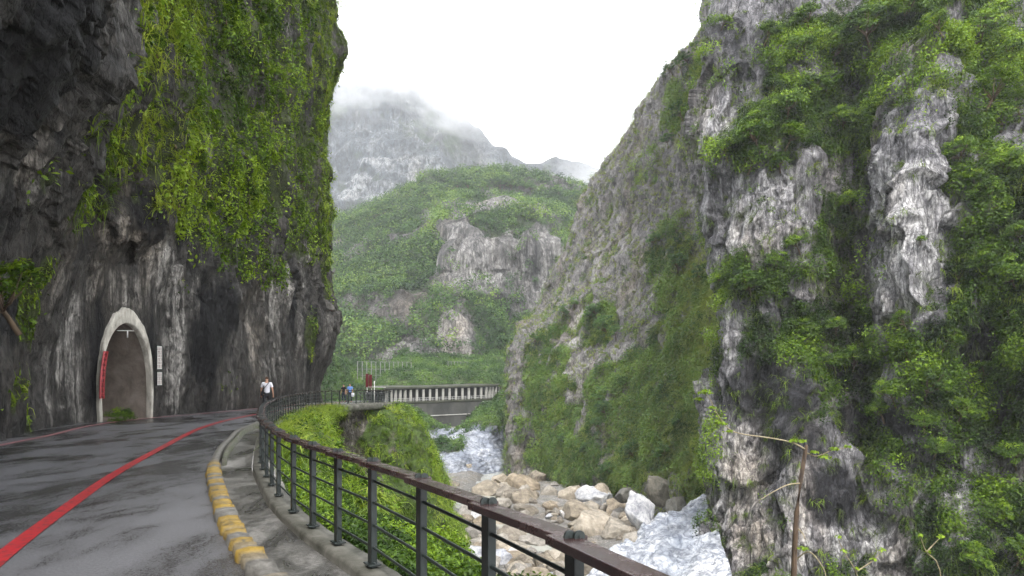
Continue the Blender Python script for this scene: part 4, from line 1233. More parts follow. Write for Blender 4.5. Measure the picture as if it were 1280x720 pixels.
def boulder_mat(name, c1, c2, c3):
    m, t, b = new_mat(name)
    v = mapped(t, (1, 1, 1)); oi = N(t, 'ShaderNodeObjectInfo')
    va = N(t, 'ShaderNodeVectorMath'); va.operation = 'MULTIPLY_ADD'
    cb = N(t, 'ShaderNodeCombineXYZ'); L(t, oi.outputs['Random'], cb.inputs[0]); L(t, oi.outputs['Random'], cb.inputs[2])
    L(t, cb.outputs[0], va.inputs[0]); va.inputs[1].default_value = (19, 7, 13); L(t, v, va.inputs[2])
    n1 = noise(t, va.outputs[0], 1.7, 8, .68, .7); n2 = noise(t, va.outputs[0], 6, 7, .75)
    f = math_(t, 'MULTIPLY_ADD', n2, .4, math_(t, 'MULTIPLY', n1, .65))
    c = ramp(t, f, [(.36, c1), (.53, c2), (.72, c3)])
    c = mixc(t, 1.0, c, ramp(t, oi.outputs['Random'], [(0, (.8, .8, .82)), (.5, (1, .97, .92)), (1, (1.1, 1.0, .86))]), 'MULTIPLY')
    L(t, c, b.inputs['Base Color']); b.inputs['Roughness'].default_value = .8
    bump(t, b, f, .35, 1.0)
    return m
M_tan = boulder_mat('tan_stone', (.055, .048, .040), (.20, .175, .14), (.44, .40, .34))
M_greyb = boulder_mat('grey_stone', (.10, .095, .085), (.28, .26, .23), (.50, .47, .43))
M_darkb = boulder_mat('dark_mossy_stone', (.035, .038, .03), (.11, .11, .10), (.24, .235, .22))
M_blueb = boulder_mat('blue_marble_stone', (.08, .09, .13), (.38, .40, .45), (.75, .75, .77))
ROCKV = {}
for i in range(14):
    for mk, mt in (('tan', M_tan), ('grey', M_greyb), ('blue', M_blueb)):
        pass
_bme = []
for i in range(14):
    bm = boulder_bm(100 + i, .72 + .16 * (i % 3), 14 + i % 7)
    _bme.append(bm)
_bmeshes = []
for i, bm in enumerate(_bme):
    d_ = {}
    for mk, mt in (('tan', M_tan), ('grey', M_greyb), ('blue', M_blueb), ('dark', M_darkb)):
        me = bpy.data.meshes.new('boulder'); bm.to_mesh(me); me.materials.append(mt); d_[mk] = me
    bm.free(); _bmeshes.append(d_)
# river bed height lookup
_rbz = GR[..., 2]
def bedz(x, y):
    j = np.clip(np.searchsorted(GR[:, 0, 1], y), 0, GR.shape[0] - 1)
    i = np.clip(np.searchsorted(GR[0, :, 0], x), 0, GR.shape[1] - 1)
    return float(GR[j, i, 2])
def put_boulder(px, py, wpx, hpx, Y, kind='tan', label=None, group=None, v=None, rz_=None, tilt=0.0, sink=.2):
    """px, py: middle of the stone as seen; wpx, hpx: its size there"""
    r_ = random.Random(int(px * 7 + py * 13))
    c = at(px, py, Y)
    W = wpx / F * Y / 2; Hh = hpx / F * Y / 2
    z = c[2]
    me = _bmeshes[(v if v is not None else r_.randrange(14))][kind]
    o = bpy.data.objects.new('boulder', me); COL.objects.link(o)
    o.location = (c[0], c[1], z)
    o.scale = (W * 1.25, (W + Hh) * .65, Hh * 1.6)
    o.rotation_euler = (r_.uniform(-.15, .15), tilt, rz_ if rz_ is not None else r_.choice([0, math.pi]) + r_.uniform(-.4, .4))
    prop(o, label, 'boulder', group)
    return o
big = [(612, 614, 44, 28, 132, 'tan', 'rounded sandy boulder at the left front of the tan boulder pile by the river', 0, 0),
       (640, 622, 40, 34, 128, 'tan', 'broken sandy boulder between the rounded one and the tall one in the pile', 3, -.5),
       (652, 612, 48, 34, 134, 'tan', 'tall sandy boulder topping the tan pile on the riverbed', 5, -.3),
       (625, 601, 28, 16, 142, 'grey', 'dark mottled boulder behind the sandy pile nearest to the far water', 4, 0),
       (659, 632, 46, 30, 121, 'tan', 'brown slab-sided boulder leaning in front of the tall sandy one', 7, -.5),
       (676, 648, 40, 18, 114, 'grey', 'low flat boulder with a dark hollow below the slab-sided one', 2, -.3),
       (706, 660, 40, 36, 104, 'grey', 'upright pale boulder with a crack near the top of the plank end', 6, .1),
       (712, 621, 30, 24, 122, 'grey', 'pale smooth boulder with a mossy top in the middle of the boulder field', 8, 0),
       (742, 667, 58, 46, 95, 'grey', 'largest pale grey angular boulder at the front of the boulder field', 1, .2),
       (770, 664, 42, 30, 93, 'grey', 'brownish egg shaped boulder leaning on the largest grey one', 9, .15),
       (735, 637, 36, 24, 110, 'grey', 'light brown boulder behind the largest grey one', 10, 0),
       (688, 619, 22, 18, 128, 'grey', 'small squarish grey boulder right of the tall sandy one', 11, .3),
       (752, 614, 26, 18, 118, 'grey', 'brown rounded boulder at the foot of the green slope', 12, 0),
       (560, 660, 44, 22, 104, 'tan', 'layered brown boulder behind the fourth rod gap of the railing', 13, 0),
       (575, 700, 50, 50, 84, 'grey', 'broad grey brown boulder low in the railing gap on the left', 2, 0),
       (595, 672, 40, 20, 96, 'blue', 'bluish white marble boulder seen just under the top plank', 5, 0),
       (640, 705, 70, 34, 80, 'tan', 'broad flat sandy boulder seen through the railing near the bottom edge', 6, .1),
       (648, 686, 36, 16, 88, 'grey', 'small tan grey boulder above the broad flat sandy one', 9, 0),
       (690, 700, 50, 18, 84, 'grey', 'grey slab lying under the second last plank', 3, 0),
       (568, 606, 18, 10, 138, 'tan', 'lone small sandy boulder on the far gravel bar', 4, 0),
       (824, 610, 26, 28, 99, 'dark', 'dark weathered rock standing at the foot of the moss slope', 8, -.2),
       (800, 645, 34, 46, 92, 'blue', 'blue grey marble rock with a dark hollow beside the white slab', 11, -.3),
       (846, 636, 26, 26, 91, 'dark', 'dark rock bulge above the white marble slab', 1, .2),
       (586, 583, 9, 6, 160, 'grey', 'small dark rock at the water edge under the far marble bank', 5, 0),
       (782, 618, 26, 15, 104, 'dark', 'rough dark rock left of the weathered rock below the moss slope', 7, 0)]
for (px_, py_, w_, h_, Y_, k_, lab, v_, tl) in big:
    put_boulder(px_, py_, w_, h_, Y_, k_, lab, 'named boulders of the riverbed' if False else None, v_, tilt=tl)
rr = random.Random(5)
nb = 0
tries = 0
while nb < 270 and tries < 6000:
    tries += 1
    px_ = rr.uniform(548, 805); py_ = rr.uniform(596, 735)
    if px_ > 690 + (py_ - 600) * .75 + 60 : continue
    if py_ < 640 and px_ > 800: continue
    dens = 1.0
    if px_ < 610 and py_ < 640: dens = .12
    if px_ > 690 and py_ < 650: dens = 1.4
    if rr.random() > dens: continue
    Y_ = (EYE + 19.4) * F / (py_ - HZ)
    x_ = (px_ - 640) / F * Y_
    zb = bedz(x_, Y_)
    s_ = rr.choice([.35, .45, .5, .6, .7, .8, 1.0, 1.3, 1.7, 2.2]) * rr.uniform(.8, 1.2)
    if px_ < 610 and py_ < 640: s_ *= .5
    if px_ > 680 and py_ < 650: s_ *= 1.25
    kd_ = rr.choice(['tan', 'grey', 'grey', 'tan', 'grey', 'blue'])
    o = bpy.data.objects.new('boulder', _bmeshes[rr.randrange(14)][kd_]); COL.objects.link(o)
    o.location = (x_, Y_, zb + s_ * .25)
    o.scale = (s_ * rr.uniform(.9, 1.4), s_, s_ * rr.uniform(.7, 1.0))
    o.rotation_euler = (rr.uniform(-.3, .3), rr.uniform(-.3, .3), rr.uniform(0, 6.28))
    lab_ = {'tan': 'small sandy stone lying among the boulders of the riverbed', 'grey': 'small grey stone lying among the boulders of the riverbed', 'blue': 'small bluish marble stone lying among the boulders of the riverbed'}[kd_]
    prop(o, lab_, 'stone', {'tan': 'small sandy riverbed stones', 'grey': 'small grey riverbed stones', 'blue': 'small bluish riverbed stones'}[kd_])
    nb += 1

# ================================================================== people
def skin_body(name, pts, edges, mat, parent=None, sub=2, root=0):
    me = bpy.data.meshes.new(name)
    me.from_pydata([p[:3] for p in pts], edges, [])
    o = bpy.data.objects.new(name, me); COL.objects.link(o)
    sk = o.modifiers.new('skin', 'SKIN'); ss = o.modifiers.new('sub', 'SUBSURF'); ss.levels = sub; ss.render_levels = sub
    for i, p in enumerate(pts):
        r_ = p[3]
        me.skin_vertices[0].data[i].radius = (r_, p[4] if len(p) > 4 else r_)
    me.skin_vertices[0].data[root].use_root = True
    dg = bpy.context.evaluated_depsgraph_get()
    m2 = bpy.data.meshes.new_from_object(o.evaluated_get(dg))
    o.modifiers.clear(); o.data = m2
    m2.materials.clear(); m2.materials.append(mat)
    for p_ in m2.polygons: p_.use_smooth = True
    if parent: o.parent = parent
    return o
def cloth(name, c1, c2): return simple_mat(name, c1, c2, 8, .85, .004)
M_skin = cloth('skin', (.42, .24, .16), (.50, .30, .21))
def person(label, loc, rz_, sc, shirt, trousers, hair, stride=.16, group=None, armspread=.03):
    e_ = empty('person', loc, rz_); prop(e_, label, 'person', group); e_.scale = (sc,) * 3
    # facing +Y in its own frame, 1.72 m tall
    B = [(0, 0, .93, .10, .08), (0, .0, 1.05, .10, .075), (0, 0, 1.22, .125, .085), (0, 0, 1.38, .13, .09), (0, .0, 1.46, .055), (0, .01, 1.53, .05),
         (0, .02, 1.60, .082, .095), (0, .02, 1.68, .06, .07)]
    E = [(0, 1), (1, 2), (2, 3), (3, 4), (4, 5), (5, 6), (6, 7)]
    idx = {}
    for s in (-1, 1):
        f = s * stride
        k = len(B)
        B += [(s * .10, 0, .90, .095), (s * .105, f * .45, .50, .062), (s * .105, f * .45 - .03, .40, .058), (s * .11, f * .8 - (.06 if f < 0 else 0), .09 + (.03 if f < 0 else 0), .040), (s * .115, f * .8 + .13, .04, .038)]
        E += [(0, k), (k, k + 1), (k + 1, k + 2), (k + 2, k + 3), (k + 3, k + 4)]
        k = len(B)
        B += [(s * .175, 0, 1.41, .058), (s * (.225 + armspread), -f * .3, 1.13, .043), (s * (.24 + armspread * 1.5), -f * .5 + .08, .90, .030), (s * (.235 + armspread * 1.5), -f * .5 + .12, .82, .036, .022), (s * (.225 + armspread * 1.5), -f * .5 + .14, .755, .012)]
        E += [(3, k), (k, k + 1), (k + 1, k + 2), (k + 2, k + 3), (k + 3, k + 4)]
        kk = k + 3
        for q, (dx, dy, dz) in enumerate([(.018, .03, -.085), (-.005, .04, -.088), (-.022, .035, -.075), (-.012, .075, -.03)]):
            B.append((B[kk][0] + dx, B[kk][1] + dy, B[kk][2] + dz, .010)); E.append((kk, len(B) - 1))
    skin_body('body', B, E, M_skin, e_)
    SB = [(0, 0, .86, .15, .125), (0, 0, 1.05, .145, .11), (0, 0, 1.24, .155, .115), (0, 0, 1.385, .145, .10), (0, 0, 1.455, .075)]
    SE = [(0, 1), (1, 2), (2, 3), (3, 4)]
    for s in (-1, 1):
        f = s * stride; k = len(SB)
        SB += [(s * .18, 0, 1.405, .075), (s * (.215 + armspread), -f * .22, 1.20, .072)]
        SE += [(3, k), (k, k + 1)]
    skin_body('shirt', SB, SE, shirt, e_)
    TB = [(0, 0, 1.06, .13, .10), (0, 0, .88, .145, .12)]
    TE = [(0, 1)]
    for s in (-1, 1):
        f = s * stride; k = len(TB)
        TB += [(s * .10, 0, .84, .105), (s * .105, f * .45, .50, .082), (s * .105, f * .45 - .03, .40, .078), (s * .11, f * .8 - (.06 if f < 0 else 0), .12, .062)]
        TE += [(1, k), (k, k + 1), (k + 1, k + 2), (k + 2, k + 3)]
    skin_body('trousers', TB, TE, trousers, e_)
    for s in (-1, 1):
        f = s * stride
        y0 = f * .8 - (.06 if f < 0 else 0)
        skin_body('shoe', [(s * .11, y0 - .04, .05, .05), (s * .115, y0 + .06, .045, .05), (s * .118, y0 + .16, .035, .038)], [(0, 1), (1, 2)], M_black, e_)
    skin_body('hair', [(0, -.025, 1.60, .085, .085), (0, -.005, 1.66, .085, .092), (0, .03, 1.705, .055, .06)], [(0, 1), (1, 2)], hair, e_)
    return e_
M_black = cloth('black_cloth', (.008, .008, .010), (.02, .02, .024))
M_white = cloth('white_cotton', (.62, .62, .68), (.74, .74, .80))
M_blue = cloth('blue_cotton', (.10, .22, .55), (.16, .30, .66))
M_hair = cloth('brown_hair', (.06, .03, .018), (.10, .055, .03))
M_jeans = cloth('dark_denim', (.02, .025, .045), (.04, .05, .08))
man_p = (-11.85, 33.0, 0)
person('man in a white short sleeved shirt and black trousers walking along the road', man_p, math.radians(12), 1.02, M_white, M_black, M_hair, .14)
bag = empty('shoulder_bag', man_p, math.radians(12)); prop(bag, 'black shoulder bag with a diagonal strap worn by the man in white', 'bag'); bag.scale = (1.02,) * 3
bm = bmesh.new(); box(bm, (-.20, -.02, .93), (.11, .26, .22), Matrix.Rotation(.1, 3, 'Y'), bev=.03); obj('pouch', bm, M_black, bag)
bm = bmesh.new()
pts_ = [(-.19, -.04, 1.03), (-.15, -.135, 1.12), (-.02, -.155, 1.28), (.08, -.12, 1.42), (.10, 0, 1.50), (.07, .11, 1.42), (-.03, .15, 1.27), (-.16, .12, 1.1), (-.19, .02, 1.03)]
tube(bm, cr_interp(np.array(pts_), 40), .017, 6); obj('strap', bm, M_black, bag)
person('walker in dark clothes, left one of the pair at the far bend', (float(at(429, 0, 65)[0]), 65.2, -.52), math.radians(160), 1.0, M_black, M_jeans, M_black, .10)
person('walker in a light blue shirt, right one of the pair at the far bend', (float(at(437.5, 0, 64)[0]), 64.0, -.50), math.radians(175), 1.02, M_blue, M_jeans, M_black, .08)
bb = obj('carrier_bag', (lambda b_: (box(b_, (0, 0, 0), (.26, .16, .34), bev=.05), b_)[1])(bmesh.new()), M_white)
bb.location = (float(at(441.5, 0, 64)[0]), 63.85, .22); prop(bb, 'white carrier bag held by the walker in the light blue shirt', 'bag')
# ================================================================== vegetation
GREENS = [(.008, .019, .006), (.024, .055, .010), (.062, .120, .014), (.145, .245, .018), (.26, .38, .030)]
OLIVE = [(.022, .028, .007), (.055, .082, .014), (.105, .170, .022), (.20, .30, .032), (.34, .42, .06)]
FARG = [(.012, .030, .012), (.028, .066, .022), (.055, .115, .030), (.10, .18, .04), (.17, .26, .05)]
M_leaf = leaf_mat('leaf', GREENS, .32)
M_olive = leaf_mat('grass_blade', OLIVE, .3, .6)
M_slopegrass = leaf_mat('slope_blade', [(.025, .035, .016), (.065, .085, .030), (.12, .155, .045), (.19, .25, .055), (.28, .34, .07)], .3, .6)
M_leaf_far = leaf_mat('far_leaf', FARG, .25, .7)
M_bark = simple_mat('bark', (.05, .035, .022), (.16, .115, .075), 6, .9, .01, stretch=(1, 1, .3))
M_snag = simple_mat('bare_trunk_bark', (.025, .017, .012), (.13, .085, .055), 7, .85, .012, stretch=(1, 1, .25))

def unit(v): return v / (np.linalg.norm(v, axis=-1, keepdims=True) + 1e-9)
def rdir(n): return unit(RNG.normal(size=(n, 3)))

def leaf_quads(C, nrm, ln, wd, tint, droop=.25):
    """rhombic leaves folded a little along the midrib"""
    n = len(C)
    r = rdir(n)
    ax = unit(np.cross(nrm, r)); ax = unit(ax + np.array([0, 0, -droop]))
    sd = unit(np.cross(nrm, ax))
    up = unit(np.cross(ax, sd))
    ln = ln[:, None]; wd = wd[:, None]
    V = np.stack([C - ax * ln * .5, C + sd * wd * .5 + up * wd * .1 - ax * ln * .08, C + ax * ln * .5 - up * ln * .06, C - sd * wd * .5 + up * wd * .1 - ax * ln * .08], 1)
    return V.reshape(-1, 3), np.repeat(tint, 4)

def clumps(P, Nn, per, R, ln, tint, tj=.12, upb=.5, flat=1.0, wr=.5, droop=.25):
    """per leaves on a dome of radius R round each P"""
    n = len(P)
    R = np.broadcast_to(R, (n,)); 
    d = rdir(n * per).reshape(n, per, 3)
    Nn_ = Nn[:, None]
    dot = (d * Nn_).sum(-1, keepdims=True)
    d = np.where(dot < -.15, d - 2 * dot * Nn_, d)
    rad = R[:, None, None] * (RNG.random((n, per, 1)) ** .4)
    C = P[:, None] + d * rad * np.array([1, 1, flat])
    nm = unit(d * .8 + np.array([0, 0, upb]) + RNG.normal(size=d.shape) * .45)
    l_ = ln * RNG.uniform(.6, 1.3, (n, per)) 
    l_ = l_ * (R / np.mean(R))[:, None] ** .3
    tt = tint[:, None] + RNG.normal(size=(n, per)) * tj
    return leaf_quads(C.reshape(-1, 3), nm.reshape(-1, 3), l_.ravel(), (l_ * wr).ravel(), np.clip(tt.ravel(), 0, 1), droop)

def strands(P, Nn, per, ln, wd, tint, tj=.12, seg=3, spread=.8, droop=1.0, up0=.5):
    """arching grass blades"""
    n = len(P) * per
    P_ = np.repeat(P, per, 0); N_ = np.repeat(Nn, per, 0)
    d = unit(N_ * .8 + np.array([0, 0, up0]) + rdir(n) * spread)
    l_ = ln * RNG.uniform(.5, 1.25, n)
    sd = unit(np.cross(d, np.array([0, 0, 1.0])) + rdir(n) * .3)
    V = []
    p = P_ + rdir(n) * ln * .12
    for k in range(seg + 1):
        w_ = wd * (1 - k / (seg + .35)) 
        V += [p - sd * w_ * .5, p + sd * w_ * .5]
        d = unit(d + np.array([0, 0, -droop * (.35 + .3 * k)]))
        p = p + d * (l_ / seg)[:, None]
    V = np.stack(V, 1)                      # n, 2(seg+1), 3
    m_ = 2 * (seg + 1)
    base = np.arange(n)[:, None] * m_
    Fc = np.concatenate([np.stack([base[:, 0] + 2 * k, base[:, 0] + 2 * k + 1, base[:, 0] + 2 * k + 3, base[:, 0] + 2 * k + 2], 1) for k in range(seg)])
    tt = np.clip(np.repeat(tint, per) + RNG.normal(size=n) * tj, 0, 1)
    return V.reshape(-1, 3), Fc, np.repeat(tt, m_)

def sample(G, dens, n, vis=True):
    """n random points of the grid surface weighted by area x dens"""
    a = G[:-1, :-1]; b = G[:-1, 1:]; c = G[1:, :-1]
    ar = np.linalg.norm(np.cross(b - a, c - a), axis=-1)
    w_ = ar * dens[:-1, :-1]
    if vis:
        px, py = proj(a)
        w_ = w_ * ((px > -90) & (px < 1370) & (py > -110) & (py < 800) & (a[..., 1] > .5))
    w_ = w_.ravel(); cs = np.cumsum(w_)
    k = np.searchsorted(cs, RNG.random(n) * cs[-1])
    k = np.clip(k, 0, len(w_) - 1)
    iy, ix = np.unravel_index(k, ar.shape)
    u = RNG.random((n, 1)); v = RNG.random((n, 1))
    P = G[iy, ix] + (G[iy, ix + 1] - G[iy, ix]) * u + (G[iy + 1, ix] - G[iy, ix]) * v
    Nn = face_n(G)[iy, ix]
    return P, Nn

def quads_obj(name, Vs, Ts, mat, parent=None):
    V = np.concatenate(Vs); T_ = np.concatenate(Ts)
    return mesh_np(name, V, np.arange(len(V)).reshape(-1, 4), mat, parent=parent, attrs=dict(tint=T_))
def strand_obj(name, lst, mat, parent=None):
    V = []; Fc = []; T_ = []; o = 0
    for v, f, t_ in lst:
        V.append(v); Fc.append(f + o); T_.append(t_); o += len(v)
    return mesh_np(name, np.concatenate(V), np.concatenate(Fc), mat, parent=parent, attrs=dict(tint=np.concatenate(T_)))
def stuff(o, label, cat='ground cover'):
    prop(o, label, cat, kind='stuff'); return o

# ---- left cliff cover: broad leaved shrubs to the upper right, olive hanging grass along the lower edge
px, py = proj(GL)
dv = np.clip(vegL, 0, 1) ** 1.5 * (vegL > .3)
greenzone = sstep(200, 260, px + 60 * fbm(GL, 4, 201, 3)) * (1 - sstep(330, 400, px)) + .3
n_ = 31000
P, Nn = sample(GL, dv * greenzone * (GL[..., 2] < 36), n_)
cl = fbm(P, 2.6, 202, 3); pxp, pyp = proj(P)
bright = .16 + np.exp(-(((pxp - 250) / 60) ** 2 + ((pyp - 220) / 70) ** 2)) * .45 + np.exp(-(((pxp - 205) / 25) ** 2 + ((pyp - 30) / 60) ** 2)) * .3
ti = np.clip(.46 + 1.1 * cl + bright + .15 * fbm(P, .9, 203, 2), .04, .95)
Rr = .5 + .5 * np.clip(cl + .4, 0, 1)
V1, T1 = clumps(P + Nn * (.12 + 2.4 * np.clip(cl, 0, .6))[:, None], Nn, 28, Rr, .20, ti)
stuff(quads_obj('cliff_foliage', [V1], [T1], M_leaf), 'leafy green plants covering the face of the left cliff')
grz = (1 - .9 * sstep(220, 280, px)) + .7 * sstep(370, 405, px) + .06
lowedge = 1.0
P, Nn = sample(GL, dv * grz * (GL[..., 2] < 36), 14000)
cl = fbm(P, 2.0, 212, 3)
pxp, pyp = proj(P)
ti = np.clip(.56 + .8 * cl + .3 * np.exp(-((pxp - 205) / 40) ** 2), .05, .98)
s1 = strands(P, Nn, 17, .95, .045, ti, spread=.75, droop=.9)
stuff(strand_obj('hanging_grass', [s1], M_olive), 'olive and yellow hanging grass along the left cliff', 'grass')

# ---- right cliff cover
px, py = proj(GA)
dv = np.clip(vegA, 0, 1) ** 1.6
P, Nn = sample(GA, dv, 25000)
cl = fbm(P, 6, 222, 3)
ti = np.clip(.46 + 1.2 * cl + .10 * sstep(30, 50, P[:, 2]) + .25 * fbm(P, 2, 224, 2), .03, .95)  # lighter high on the cliff: top light painted into the leaf tint
V1, T1 = clumps(P + Nn * (.2 + 3.0 * np.clip(cl, 0, .6))[:, None], Nn, 27, .6 + 1.1 * np.clip(cl + .3, 0, 1), .29, ti)
stuff(quads_obj('cliff_foliage', [V1], [T1], M_leaf), 'dense low green growth covering the ledges of the right cliff')
P, Nn = sample(GA, np.clip(vegA * 1.1 + .10, 0, 1) * (1 - .6 * np.clip(paleA, 0, 1)), 9000)
cl = fbm(P, 5, 232, 3)
s1 = strands(P, Nn, 12, 1.5, .07, np.clip(.38 + .8 * cl, .03, .9), spread=.7)
stuff(strand_obj('hanging_grass', [s1], M_olive), 'dull olive grass tufts hanging on the right cliff', 'grass')

# ---- slope beyond
px, py = proj(GB)
dv = np.clip(vegB, 0, 1) ** 2.0
P, Nn = sample(GB, dv, 15000)
cl = fbm(P, 8, 242, 3)
V1, T1 = clumps(P, Nn, 18, .8 + 1.3 * np.clip(cl + .2, 0, 1), .38, np.clip(.68 + 1.1 * cl, .05, .98))
stuff(quads_obj('slope_foliage', [V1], [T1], M_leaf_far), 'patches of green brush on the steep slope across the river')
mossy = (1 - np.clip(bareB, 0, 1)) * sstep(820, 880, px) * sstep(260, 420, py) + .45 * sstep(620, 560, py) * sstep(480, 560, py) * sstep(740, 800, px)
P, Nn = sample(GB, np.clip(dv * .8 + .9 * mossy + .06, 0, 1.5), 18000)
cl = fbm(P, 6, 252, 3, (1, 1, 3)); pxp, pyp = proj(P)
s1 = strands(P, Nn, 11, 1.4, .07, np.clip(.78 + .7 * cl + .2 * sstep(800, 880, pxp), .05, .98), spread=.6, seg=2)
stuff(strand_obj('slope_grass', [s1], M_slopegrass), 'yellow green grass and moss hanging down the steep slope', 'grass')

# ---- mid mountain forest
P, Nn = sample(GM, np.clip(vegM, 0, 1) ** 1.6 + .04, 7500)
cl = fbm(P, 24, 262, 3)
Rr = 2.2 + 2.8 * RNG.random(len(P))
V1, T1 = clumps(P + np.array([0, 0, 1.0]) * (Rr * .5)[:, None], unit(Nn + np.array([0, 0, 1.2])), 42, Rr, .95, np.clip(.46 + .8 * cl + RNG.normal(size=len(P)) * .22, .03, .95), tj=.08, wr=.7)
stuff(quads_obj('mountain_forest', [V1], [T1], M_leaf_far), 'green forest covering the mountain beyond the gallery', 'forest')
# ---- brush above and below the gallery
Pa, Na = sample(GT, np.ones(GT.shape[:2]), 4200, vis=False)
pxm, pym = proj(GM)
Pb, Nb = sample(GM, ((pxm > 590) & (pxm < 665) & (pym > 410) & (pym < 505)).astype(float), 1100)
Pc, Nc = sample(GM2, np.clip(vegK_ - .1, 0, 1), 2600)
P = np.concatenate([Pa, Pb, Pc]); Nn = np.concatenate([Na, Nb, Nc])
cl = fbm(P, 7, 272, 3)
V1, T1 = clumps(P + Nn * .3, unit(Nn + np.array([0, 0, .8])), 16, .7 + .9 * RNG.random(len(P)), .6, np.clip(.62 + .9 * cl, .05, .98))
stuff(quads_obj('gallery_brush', [V1], [T1], M_leaf_far), 'bright green brush growing round the gallery and its wall')

# ---- bank below the road: tufts of olive grass, bright weeds close to the railing
px, py = proj(GS)
Yg = GS[..., 1]
vis = (px > 300) & (px < 640) & (py > 480) & (py < 760)
P, Nn = sample(GS, np.clip(vegS, 0, 1) * (Yg > 14) * vis, 16000)
cl = fbm(P, 1.8, 282, 3)
dd = P[:, 1]
V_, F_, T_ = strands(P, Nn, 13, .8, .036, np.clip(.66 + 1.0 * cl, .05, .98), spread=.8)
s_a = (V_, F_, T_)
stuff(strand_obj('bank_grass', [s_a], M_olive), 'olive and yellow grass tufts on the bank below the railing', 'grass')
P, Nn = sample(GS, np.clip(vegS, 0, 1) * (Yg > 16) * vis, 9000)
cl = fbm(P, 2.2, 292, 3)
V1, T1 = clumps(P + Nn * .1, Nn, 16, .35 + .5 * np.clip(cl + .3, 0, 1), .17, np.clip(.62 + 1.0 * cl, .05, .98))
P, Nn = sample(GS, (Yg > 2.0) * (Yg < 20) * (px > 330) * (px < 760) * (py < 900) * (1.0 / np.maximum(Yg, 3) ** 1.2), 11000)
cl = fbm(P, .8, 293, 3)
V2, T2 = clumps(P + Nn * .04, Nn, 16, .10 + .14 * np.clip(cl + .4, 0, 1), .055, np.clip(.64 + 1.1 * cl, .05, 1))
stuff(quads_obj('bank_weeds', [V1, V2], [T1, T2], M_leaf), 'bright green weeds growing on the bank beside the railing')

# fringe of bright grass hanging just outside the far railing
cc = RC[(RC[:, 1] > 19) & (RC[:, 1] < 44) & (np.arange(len(RC)) > 80)]
q = offset(cc, .35)
idx = RNG.integers(0, len(q), 1500)
P = np.stack([q[idx, 0] + RNG.normal(size=1500) * .28, q[idx, 1] + RNG.normal(size=1500) * .2, -.12 - .6 * RNG.random(1500) ** 1.5], -1)
cl = fbm(P, 1.2, 303, 2)
s1 = strands(P, np.tile([[.7, -.3, .5]], (1500, 1)), 22, .5, .018, np.clip(.66 + .9 * cl, .1, 1), spread=.7, up0=.6)
stuff(strand_obj('edge_grass', [s1], M_olive), 'bright yellow green grass hanging over the road edge behind the railing', 'grass')

# ---- shrubs and small trees as things of their own
def bush_mesh(seed, lobes, per, R=1.0, ln=.2, h=1.0, mat=None, spread=.75):
    r_ = np.random.default_rng(seed)
    global RNG
    keep = RNG; RNG = r_
    c = []
    for k in range(lobes):
        a = r_.uniform(0, 6.283); q = r_.uniform(.1, 1) ** .6
        c.append((math.cos(a) * q * spread, math.sin(a) * q * spread, .25 + h * r_.uniform(.1, 1) * (1.1 - .5 * q)))
    c = np.array(c) * R
    tt = np.clip(.50 + r_.normal(size=lobes) * .15 + (c[:, 2] / (h * R) - .5) * 0.1, .05, .95)
    V, T_ = clumps(c, np.tile([[0, 0, 1.0]], (lobes, 1)), per, R * r_.uniform(.2, .36, lobes), ln * R, tt, tj=.07, flat=.65, upb=.9)
    RNG = keep
    return V, T_, c
def make_bush_proto(seed, lobes=34, per=34, ln=.16, h=1.0, mat=None):
    V, T_, c = bush_mesh(seed, lobes, per, 1.0, ln, h)
    e_ = empty('shrub')
    quads_obj('crown', [V], [T_], mat or M_leaf, e_)
    bm = bmesh.new()
    r_ = random.Random(seed)
    tube(bm, [(0, 0, -.5), (.03, 0, 0), (.0, .04, .3 * h)], [.06, .05, .04], 6)
    for k in range(9):
        q = c[r_.randrange(len(c))]
        tube(bm, [(0, .04, .1 * k / 9 + .1), (q[0] * .5, q[1] * .5, q[2] * .55), tuple(q)], [.03, .02, .008], 5)
    obj('trunk', bm, M_bark, e_)
    return e_
protos = [make_bush_proto(500 + i, 36 + 4 * i, 50, .115, [.8, 1.0, 1.3, .9, 1.1][i]) for i in range(5)]
protos_far = [make_bush_proto(600 + i, 24, 36, .17, [.9, 1.3, 1.6][i], M_leaf_far) for i in range(3)]
used = set()
def copy_tree(o):
    if o.name not in used:
        used.add(o.name); return o
    c = o.copy(); COL.objects.link(c)
    for ch in o.children:
        d = ch.copy(); COL.objects.link(d); d.parent = c
    return c
def hit(G, bx, by):
    px, py = proj(G)
    near = np.where((np.abs(px - bx) < 6) & (np.abs(py - by) < 6) & (G[..., 1] > 1), G[..., 1], 1e9)
    k = np.unravel_index(np.argmin(near), near.shape)
    return (G[k], k) if near[k] < 1e8 else (None, None)
rs = random.Random(21)
def place_shrub(G, px_, py_, rpx, label, group=None, ps=protos, out=.25, name='shrub', cat='shrub', stretch=1.0):
    p, k = hit(G, px_, py_ + rpx * .35)
    if p is None: return
    n = face_n_cache(G)[k]
    R = rpx / F * p[1]
    e_ = copy_tree(rs.choice(ps))
    e_.name = name
    e_.location = Vector(p + n * R * out)
    e_.scale = (R, R, R * stretch)
    tl = Vector((n[0] * .5, n[1] * .5, 1)).normalized()
    e_.rotation_euler = (Matrix.Rotation(rs.uniform(0, 6.28), 3, 'Z')).to_euler()
    q = Vector((0, 0, 1)).rotation_difference(tl)
    e_.rotation_euler = (q.to_matrix() @ Matrix.Rotation(rs.uniform(0, 6.28), 3, 'Z')).to_euler()
    prop(e_, label, cat, group)
    return e_
_fc = {}
def face_n_cache(G):
    if id(G) not in _fc: _fc[id(G)] = face_n(G)
    return _fc[id(G)]
